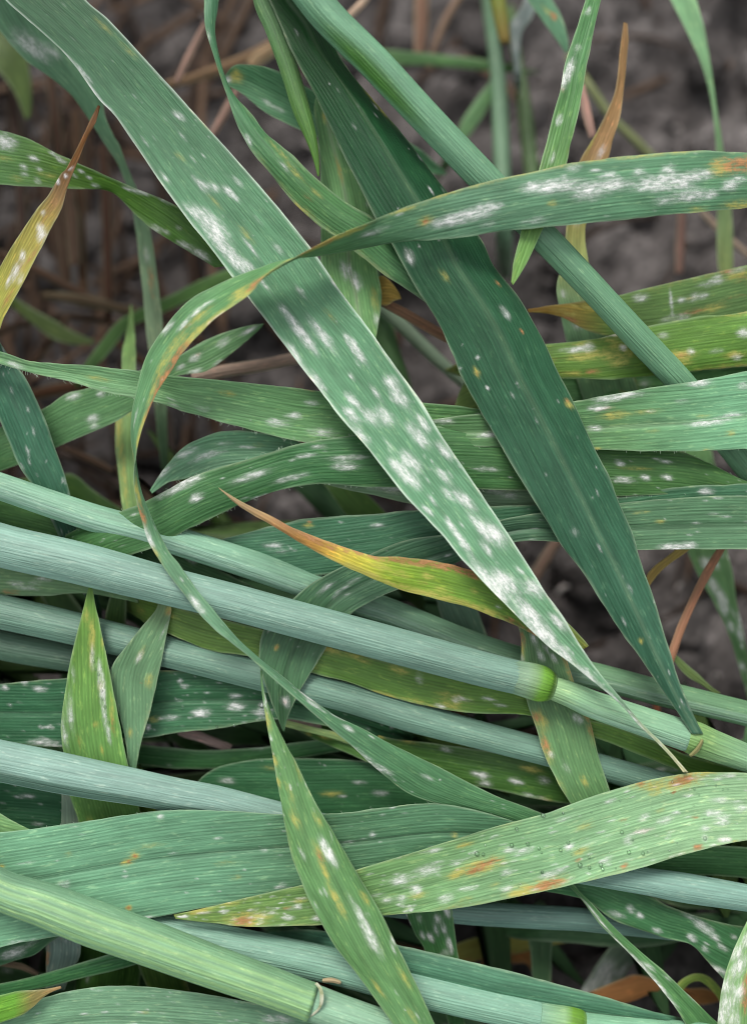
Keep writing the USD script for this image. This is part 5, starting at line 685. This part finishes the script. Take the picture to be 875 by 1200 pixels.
straw('short rust straw by the dark blade base', [(768, 800, -200), (770, 830, -200), (773, 850, -200)], 9, (0.26, 0.10, 0.05), group=None)
straw('tan straw at the top behind the thick stem', [(405, 20, -300), (420, 6, -305), (436, -12, -310)], 9, (0.45, 0.33, 0.24), group=None)
straw('broad blurred brown straw standing at the top centre', [(494, -30, -560), (494, 20, -570), (492, 62, -580)], 17, (0.19, 0.11, 0.075), group=None)
straw('thin brown straw arching right of the broad blurred straw', [(500, 80, -600), (514, 40, -600), (528, 10, -600), (560, -30, -600)], 9, (0.20, 0.13, 0.09), group=None)
leaf('dark level green leaf blurred near the top centre', [(455, 58, 458, 76, -520, 3), (500, 62, 502, 76, -520, 3), (545, 66, 546, 80, -515, 3), (590, 74, 590, 84, -510, 1)], (0.055, 0.135, 0.04), ext=(60, 40), res=5, group='blurred wheat plants over the soil')
stem('green stalk with a cut brown end hanging at the top, right of centre', [(577, -30, -330, 9), (583, 0, -335, 9), (588, 28, -340, 8), (592, 50, -345, 6)], [(0, (0.12, 0.24, 0.08)), (0.8, (0.12, 0.22, 0.04)), (1, (0.22, 0.16, 0.05))], ext=(100, 0), sides=12, group=None)
leaf('curled whitish leaf at the top beside the cut stalk', [(620, -20, 634, -10, -350, 3), (609, 10, 624, 18, -352, 5), (597, 30, 611, 40, -355, 5), (600, 60, 610, 60, -365, 4), (602, 80, 610, 80, -375, 2)], (0.26, 0.31, 0.29), ext=(60, 40), res=3, mil=(4, 8), group='blurred wheat plants over the soil')
leaf('green leaf with an orange streak at the top left of the bright upright blade', [(602, -30, 640, -30, -210, 4), (618, 0, 645, -2, -212, 5), (634, 22, 656, 18, -215, 5), (650, 44, 664, 42, -220, 3), (662, 62, 666, 60, -225, 0)], (0.10, 0.22, 0.125), ext=(100, 0), res=3, spots=[(648, 20, 8, 5, .9, 2), (640, 12, 9, 4, .7, 1)], group='blurred wheat plants over the soil')
stem('blurred blue green stalk standing below the cut stalk', [(578, 50, -470, 8), (583, 90, -460, 9), (586, 140, -450, 10), (588, 200, -440, 10), (590, 260, -430, 10)], (0.10, 0.19, 0.13), ext=(60, 60), sides=12, group=None)
stem('blurred dull green stalk right of the blue green one', [(606, 70, -500, 6), (612, 110, -490, 8), (618, 160, -480, 9), (624, 210, -470, 9)], (0.07, 0.125, 0.055), ext=(60, 80), sides=12, group=None)
leaf('blurred green leaf slanting off the blue green stalk', [(582, 84, 592, 94, -460, 2), (562, 110, 575, 122, -465, 3), (542, 138, 556, 150, -470, 3), (530, 165, 540, 172, -475, 1)], (0.095, 0.20, 0.08), ext=(0, 60), res=4, group='blurred wheat plants over the soil')
stem('faint olive stalk on the soil right of the tan tip', [(690, 100, -520, 5), (714, 135, -520, 5), (740, 160, -520, 5), (765, 185, -520, 5)], (0.13, 0.16, 0.075), ext=(40, 60), sides=10, group=None)
straw('pinkish straw between the bright upright blade and the tan tip', [(682, 100, -200), (688, 130, -200), (695, 160, -200)], 11, (0.34, 0.21, 0.17), group=None)
straw('rust stalk standing on the soil below the arching leaf at the right', [(800, 240, -430), (798, 280, -420), (796, 320, -410)], 12, (0.13, 0.075, 0.06), group=None)
straw('tan straw slanting beside the blurred stalk at the right edge', [(822, 245, -420), (840, 265, -420), (880, 300, -420)], 8, (0.26, 0.20, 0.15), group=None)
# brown dead stems at the upper left
for lab, pts, w, c in (
    ('grey brown dead stem standing far left below the corner', [(12, 90, -520), (18, 150, -500), (24, 230, -480), (30, 330, -460)], 13, (0.080, 0.046, 0.034)),
    ('reddish dead stem behind the rust brown tip', [(58, 80, -520), (66, 150, -500), (72, 230, -480), (78, 330, -460)], 14, (0.100, 0.053, 0.032)),
    ('orange brown dead stem under the blue green corner leaf', [(88, 130, -480), (92, 200, -465), (95, 280, -450), (98, 360, -440)], 12, (0.130, 0.067, 0.034)),
    ('rust dead stem right of the orange brown one', [(120, 170, -500), (124, 240, -480), (126, 300, -465), (128, 380, -450)], 12, (0.095, 0.041, 0.023)),
    ('pale brown dead stem with a light sheath, low at the upper left', [(78, 210, -440), (84, 260, -432), (88, 310, -424)], 18, (0.150, 0.092, 0.059)),
    ('long reddish straw slanting down to the right on the upper left soil', [(-30, 285, -440), (40, 315, -435), (100, 345, -430), (170, 375, -425), (240, 400, -420)], 10, (0.100, 0.051, 0.029)),
    ('dark brown straw lying near the left edge', [(-20, 400, -470), (20, 380, -465), (70, 370, -460), (130, 378, -455)], 9, (0.075, 0.041, 0.025)),
    ('brown straw lying below the rust tipped blade', [(10, 455, -420), (50, 410, -415), (80, 370, -410)], 9, (0.100, 0.055, 0.034)),
    ('tan straw lying just above the level ribbed leaf', [(50, 345, -400), (90, 350, -400), (140, 360, -398), (190, 372, -395)], 11, (0.135, 0.092, 0.050)),
    ('orange straw under the level ribbed leaf at the left', [(30, 465, -370), (70, 455, -368), (110, 450, -366)], 14, (0.135, 0.060, 0.027)),
    ('brown straw slanting left of the arching leaf', [(130, 395, -420), (155, 415, -415), (190, 440, -410)], 10, (0.115, 0.060, 0.032)),
    ('grey straw on the soil under the level ribbed leaf', [(70, 530, -330), (110, 550, -325), (160, 580, -320)], 10, (0.100, 0.069, 0.059)),
    ('pale thin straw on the dark soil left of the wavy leaf', [(195, 480, -330), (200, 510, -328), (203, 540, -326)], 8, (0.110, 0.074, 0.063)),
    ('brown straw on the soil left of the centre', [(75, 525, -310), (105, 538, -310), (132, 552, -310)], 9, (0.110, 0.060, 0.036))):
    straw(lab, pts, w, tuple(0.52 * z for z in c), group=None)
leaf('blurred olive leaf in the brown litter at the left', [(-30, 60, 0, 30, -420, 3), (0, 85, 24, 50, -420, 4), (18, 110, 36, 90, -425, 3), (30, 140, 36, 136, -430, 0)], (0.075, 0.12, 0.03), ext=(100, 0), res=5, group='blurred wheat plants over the soil')
leaf('blurred green leaf blade crossing the brown litter', [(100, 425, 108, 436, -300, 1), (122, 395, 130, 410, -305, 3), (145, 372, 150, 385, -310, 3), (190, 350, 192, 366, -320, 3), (250, 322, 252, 338, -330, 2), (290, 312, 292, 318, -335, 0)], (0.065, 0.145, 0.035), ext=(40, 0), res=4, group='blurred wheat plants over the soil')
leaf('dim olive leaf low in the litter by the left edge', [(20, 350, 24, 368, -380, 2), (50, 368, 52, 390, -380, 3), (80, 385, 78, 402, -382, 2), (110, 398, 110, 402, -385, 0)], (0.075, 0.115, 0.03), ext=(40, 0), res=4, group='blurred wheat plants over the soil')
leaf('dim green leaf low under the dark speckled leaf', [(60, 560, 66, 590, -180, 2), (85, 555, 92, 600, -180, 3), (110, 575, 112, 610, -182, 2), (150, 600, 150, 615, -186, 1)], (0.06, 0.135, 0.03), ext=(60, 40), res=4, group='blurred wheat plants over the soil')
leaf('shaded green leaf beneath the arch of the wavy leaf', [(385, 575, 420, 570, -150, 3), (402, 600, 450, 598, -150, 3), (425, 630, 470, 625, -152, 3), (450, 670, 485, 660, -156, 2)], (0.075, 0.16, 0.035), ext=(60, 60), res=4, group='blurred wheat plants over the soil')
leaf('pale dusty leaf deep behind the yellow leaf', [(500, 650, 520, 640, -90, 2), (508, 690, 540, 676, -92, 2), (520, 730, 560, 716, -95, 2), (540, 770, 575, 760, -100, 1)], (0.10, 0.19, 0.12), ext=(40, 60), res=4, mil=(4, 8), group='blurred wheat plants over the soil')
leaf('dim leaf between the second stem and the main stem near the yellow leaf', [(420, 705, 418, 735, -70, 2), (480, 722, 478, 760, -70, 2), (550, 748, 548, 785, -70, 2), (610, 770, 608, 800, -72, 1)], (0.055, 0.135, 0.055), ext=(60, 60), res=4, group='blurred wheat plants over the soil')
# lower right litter
leaf('yellow withered leaf in the gap under the large mildewed leaf', [(525, 1112, 528, 1135, -190, 2), (560, 1098, 565, 1125, -190, 3), (610, 1090, 615, 1116, -190, 3), (665, 1082, 668, 1104, -192, 2), (720, 1078, 722, 1092, -195, 1)], (0.26, 0.25, 0.075), name='dry_leaf', cat='dry leaf', mat=DRY, ext=(20, 40), res=3, yel=((5, 10, 2),))
leaf('orange brown withered leaf curled in the gap under the large mildewed leaf', [(556, 1150, 572, 1158, -230, 2), (570, 1122, 590, 1135, -226, 4), (595, 1105, 605, 1130, -224, 4), (622, 1108, 618, 1132, -226, 4), (640, 1135, 626, 1150, -232, 3), (650, 1165, 636, 1170, -240, 1)], (0.30, 0.14, 0.06), name='dry_leaf', cat='dry leaf', mat=DRY, cup=-0.2, res=2.6)
leaf('dull green leaf standing in the gap right of the orange withered one', [(618, 1095, 648, 1092, -150, 2), (622, 1125, 646, 1125, -152, 2), (624, 1155, 645, 1155, -155, 2), (626, 1185, 644, 1185, -160, 1)], (0.065, 0.13, 0.06), ext=(40, 40), res=3, group='blurred wheat plants over the soil')
leaf('white dusted leaf lying on the soil at the lower right', [(676, 1168, 700, 1180, -200, 2), (700, 1130, 726, 1150, -202, 3), (728, 1100, 750, 1120, -205, 3), (760, 1085, 775, 1100, -208, 2), (790, 1072, 798, 1080, -212, 0)], (0.15, 0.22, 0.15), ext=(60, 0), res=3, mil=(12, 10), spots=[(690, 1160, 18, 12, 1, 0), (710, 1140, 16, 10, 1, 0), (745, 1105, 14, 8, .8, 0), (768, 1090, 10, 6, .8, 0)], group='blurred wheat plants over the soil')
leaf('bright rust brown dry leaf lying on the soil at the lower right', [(695, 1162, 702, 1180, -150, 2), (725, 1150, 735, 1178, -150, 3), (752, 1144, 768, 1166, -150, 3), (780, 1152, 792, 1164, -151, 2), (810, 1160, 816, 1166, -153, 0)], (0.23, 0.105, 0.045), name='dry_leaf', cat='dry leaf', mat=DRY, ext=(20, 0), res=2.6, cup=-0.1)
leaf('small rust brown dry leaf right of the bright one', [(800, 1160, 803, 1176, -160, 1), (820, 1158, 823, 1178, -160, 2), (842, 1164, 843, 1174, -161, 1), (860, 1168, 860, 1171, -162, 0)], (0.20, 0.095, 0.04), name='dry_leaf', cat='dry leaf', mat=DRY, res=2.6)
leaf('thin yellow green leaf looping at the lower right', [(786, 1172, 794, 1178, -90, 0), (792, 1155, 800, 1162, -88, 2), (806, 1144, 810, 1153, -86, 3), (824, 1142, 822, 1152, -86, 3), (838, 1152, 832, 1160, -87, 3), (848, 1168, 840, 1170, -90, 2), (852, 1190, 845, 1190, -95, 0)], (0.135, 0.22, 0.06), res=2.2, edge=(.6, .2))
straw('pinkish straw in the dark gap beside the folded tip', [(210, 856, -95), (240, 866, -95), (270, 878, -96)], 13, (0.34, 0.25, 0.22), group=None)
straw('pale pink straw right of the folded tip', [(336, 842, -60), (358, 846, -60), (385, 855, -62), (420, 868, -66)], 11, (0.36, 0.27, 0.23), group=None)
leaf('thin pale edged leaf right of the folded tip', [(330, 843, 330, 850, -38, 0), (360, 850, 360, 859, -38, 1), (395, 859, 394, 868, -39, 1), (430, 872, 428, 880, -42, 0)], (0.16, 0.24, 0.11), res=2.4, edge=(.6, .1))
straw('pale straw in the dark gap at the left under the broad leaf', [(-20, 1128, -70), (20, 1132, -70), (45, 1142, -70)], 6, (0.30, 0.22, 0.14), group=None)
straw('short pale scrap of sheath beside the ligule', [(378, 1150, 24), (388, 1149, 25), (399, 1152, 24)], 5, (0.36, 0.28, 0.17), group=None)
# deep fill: dim leaves low among the stems, each its own blade
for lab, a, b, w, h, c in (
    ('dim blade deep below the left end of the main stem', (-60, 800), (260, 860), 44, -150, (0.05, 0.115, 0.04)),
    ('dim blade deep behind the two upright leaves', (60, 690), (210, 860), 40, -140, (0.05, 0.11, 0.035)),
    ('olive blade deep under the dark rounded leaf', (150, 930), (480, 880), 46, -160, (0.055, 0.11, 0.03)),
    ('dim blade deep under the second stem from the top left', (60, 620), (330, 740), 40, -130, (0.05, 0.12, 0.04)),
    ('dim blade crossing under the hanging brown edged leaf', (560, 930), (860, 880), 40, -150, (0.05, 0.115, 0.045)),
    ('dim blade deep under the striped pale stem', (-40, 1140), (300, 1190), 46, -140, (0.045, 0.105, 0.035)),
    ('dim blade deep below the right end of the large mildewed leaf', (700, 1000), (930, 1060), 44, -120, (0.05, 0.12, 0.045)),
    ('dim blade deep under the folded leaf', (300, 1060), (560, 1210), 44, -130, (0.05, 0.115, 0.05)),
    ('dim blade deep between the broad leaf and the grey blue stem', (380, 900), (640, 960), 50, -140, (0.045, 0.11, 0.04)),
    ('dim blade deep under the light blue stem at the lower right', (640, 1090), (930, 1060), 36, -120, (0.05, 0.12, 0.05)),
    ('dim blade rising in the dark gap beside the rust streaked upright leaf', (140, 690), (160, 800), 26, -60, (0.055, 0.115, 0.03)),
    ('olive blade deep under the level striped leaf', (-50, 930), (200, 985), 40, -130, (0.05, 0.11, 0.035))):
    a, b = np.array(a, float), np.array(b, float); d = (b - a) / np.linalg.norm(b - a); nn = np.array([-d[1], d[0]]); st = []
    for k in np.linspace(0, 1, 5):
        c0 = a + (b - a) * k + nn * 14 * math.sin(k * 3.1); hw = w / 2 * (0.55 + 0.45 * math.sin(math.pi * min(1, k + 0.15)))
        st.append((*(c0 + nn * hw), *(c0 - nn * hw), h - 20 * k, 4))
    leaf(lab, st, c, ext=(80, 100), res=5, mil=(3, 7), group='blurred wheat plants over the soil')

# ================================================================== DEW
def dew(label, which, spots):
    """Droplets beaded on one leaf: flattened clear caps set on the blade."""
    L = next(l for l in LEAVES if l['label'].startswith(which)); vs, fs, n = [], [], 0
    ball = trimesh.creation.icosphere(2)
    for x, y, r_ in spots:
        r_ = r_ * 0.68
        i = np.unravel_index(np.argmin((L['px'] - x) ** 2 + (L['py'] - y) ** 2), L['px'].shape)
        p, nrm = L['P'][i], L['N'][i[0]]
        t = L['T'][i[0]]; s = np.cross(nrm, t); v = ball.vertices * r_
        vs.append(p + nrm * (L['thick'] + r_ * 0.28) + v[:, :1] * t + v[:, 1:2] * s + v[:, 2:3] * nrm * 0.6); fs.append(ball.faces + n); n += len(v)
    put(usdkit.mesh(stage, path_of('dew_droplets'), (world(np.concatenate(vs)), np.concatenate(fs)), DEW, True), label, 'dew', kind='stuff')
q = np.random.default_rng(3)
pts = [(558, 1000, 4), (598, 989, 3.5), (619, 989, 3), (566, 1001, 3), (728, 975, 3), (737, 999, 3.4), (752, 1001, 3), (825, 981, 3), (679, 1014, 3.8), (691, 1016, 3), (702, 1012, 3.6), (706, 1017, 3), (655, 995, 3), (665, 988, 3), (636, 954, 3.5), (606, 971, 3), (632, 993, 2.6), (690, 1003, 2.6), (635, 1022, 2.6)]
for _ in range(30):
    x = q.uniform(540, 860); y = q.uniform(935, 1030) - (x - 700) * 0.25; pts.append((x, y, q.uniform(1.2, 2.0)))
dew('tiny clear dew beads on the large mildewed leaf at the lower right', 'large mildewed', pts)
dew('tiny clear dew beads on the dark leaf behind the two upright leaves', 'dark leaf with white blotches', [(308, 827, 4.2), (211, 799, 2.4), (255, 852, 2), (275, 858, 1.8), (60, 852, 2.4), (12, 825, 2), (239, 818, 1.6), (213, 830, 1.6), (298, 802, 1.6), (27, 834, 1.6), (48, 853, 1.8)])
dew('tiny clear dew beads in a wet line on the pointed yellow green leaf', 'pointed bright yellow', [(108, 766, 2.2), (110, 775, 2.4), (112, 784, 2), (116, 790, 2.6), (117, 799, 2.4), (120, 808, 2.6), (121, 818, 2.2), (123, 828, 2.6), (125, 838, 2.2), (119, 782, 1.8), (127, 846, 2), (114, 770, 1.6)])

# ================================================================== UNCOUNTED MASSES LOW DOWN
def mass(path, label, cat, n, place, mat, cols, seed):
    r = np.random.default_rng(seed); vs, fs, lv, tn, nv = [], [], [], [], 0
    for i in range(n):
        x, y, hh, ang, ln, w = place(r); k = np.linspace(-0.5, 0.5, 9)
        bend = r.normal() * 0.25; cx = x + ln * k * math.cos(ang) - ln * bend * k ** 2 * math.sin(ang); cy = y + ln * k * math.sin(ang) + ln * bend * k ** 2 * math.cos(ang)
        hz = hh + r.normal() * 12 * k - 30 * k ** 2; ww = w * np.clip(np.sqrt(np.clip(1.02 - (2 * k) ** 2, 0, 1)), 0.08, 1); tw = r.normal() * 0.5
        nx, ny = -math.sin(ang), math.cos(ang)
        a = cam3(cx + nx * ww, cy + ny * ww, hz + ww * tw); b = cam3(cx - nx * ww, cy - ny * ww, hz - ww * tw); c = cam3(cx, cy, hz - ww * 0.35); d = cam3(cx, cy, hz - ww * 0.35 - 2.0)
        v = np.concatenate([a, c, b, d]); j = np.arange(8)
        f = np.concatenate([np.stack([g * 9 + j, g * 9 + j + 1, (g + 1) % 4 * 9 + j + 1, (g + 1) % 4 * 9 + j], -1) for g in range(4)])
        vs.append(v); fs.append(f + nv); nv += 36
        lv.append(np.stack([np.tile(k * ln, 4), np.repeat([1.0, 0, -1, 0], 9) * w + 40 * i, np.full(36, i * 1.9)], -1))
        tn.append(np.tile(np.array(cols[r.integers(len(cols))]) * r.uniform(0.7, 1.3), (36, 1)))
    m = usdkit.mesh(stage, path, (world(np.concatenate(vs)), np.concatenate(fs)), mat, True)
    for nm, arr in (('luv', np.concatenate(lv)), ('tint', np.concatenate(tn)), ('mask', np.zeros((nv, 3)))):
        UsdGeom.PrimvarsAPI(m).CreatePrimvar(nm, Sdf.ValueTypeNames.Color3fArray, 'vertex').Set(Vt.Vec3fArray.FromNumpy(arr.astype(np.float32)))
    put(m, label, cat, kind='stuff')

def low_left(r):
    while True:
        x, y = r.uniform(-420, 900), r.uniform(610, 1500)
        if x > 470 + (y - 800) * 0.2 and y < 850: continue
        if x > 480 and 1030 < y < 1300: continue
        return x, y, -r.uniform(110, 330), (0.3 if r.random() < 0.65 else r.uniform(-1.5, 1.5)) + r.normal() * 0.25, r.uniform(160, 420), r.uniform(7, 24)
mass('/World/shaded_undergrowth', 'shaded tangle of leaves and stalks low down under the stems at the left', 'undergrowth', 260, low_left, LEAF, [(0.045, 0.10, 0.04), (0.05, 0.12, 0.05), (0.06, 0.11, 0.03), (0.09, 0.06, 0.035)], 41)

def straw_place(r):
    left = r.random() < 0.72
    x = r.uniform(-160, 260) if left else r.uniform(250, 1000); y = r.uniform(-60, 600) if left else r.uniform(-120, 820)
    hh = soil_h(y) + (r.uniform(10, 190) if left else r.uniform(4, 30))
    return x, y, hh, (1.5 if left and r.random() < 0.5 else r.uniform(-3, 3)) + r.normal() * 0.2, r.uniform(90, 330) if left else r.uniform(30, 160), r.uniform(2.5, 7)
mass('/World/straw_litter', 'thin brown straw litter strewn over the soil, thickest at the upper left', 'straw litter', 190, straw_place, DRY, [(0.042, 0.024, 0.015), (0.062, 0.037, 0.023), (0.032, 0.02, 0.014), (0.10, 0.062, 0.04)], 42)

def chaff_place(r):
    x, y = r.uniform(-120, 1000), r.uniform(-120, 1250)
    return x, y, soil_h(y) + r.uniform(4, 22), r.uniform(-3, 3), r.uniform(8, 26), r.uniform(2.5, 7)
mass('/World/pale_debris', 'small pale crumbs and chaff lying on the bare soil', 'chaff', 240, chaff_place, DRY, [(0.22, 0.20, 0.20), (0.13, 0.115, 0.11), (0.30, 0.28, 0.27)], 43)
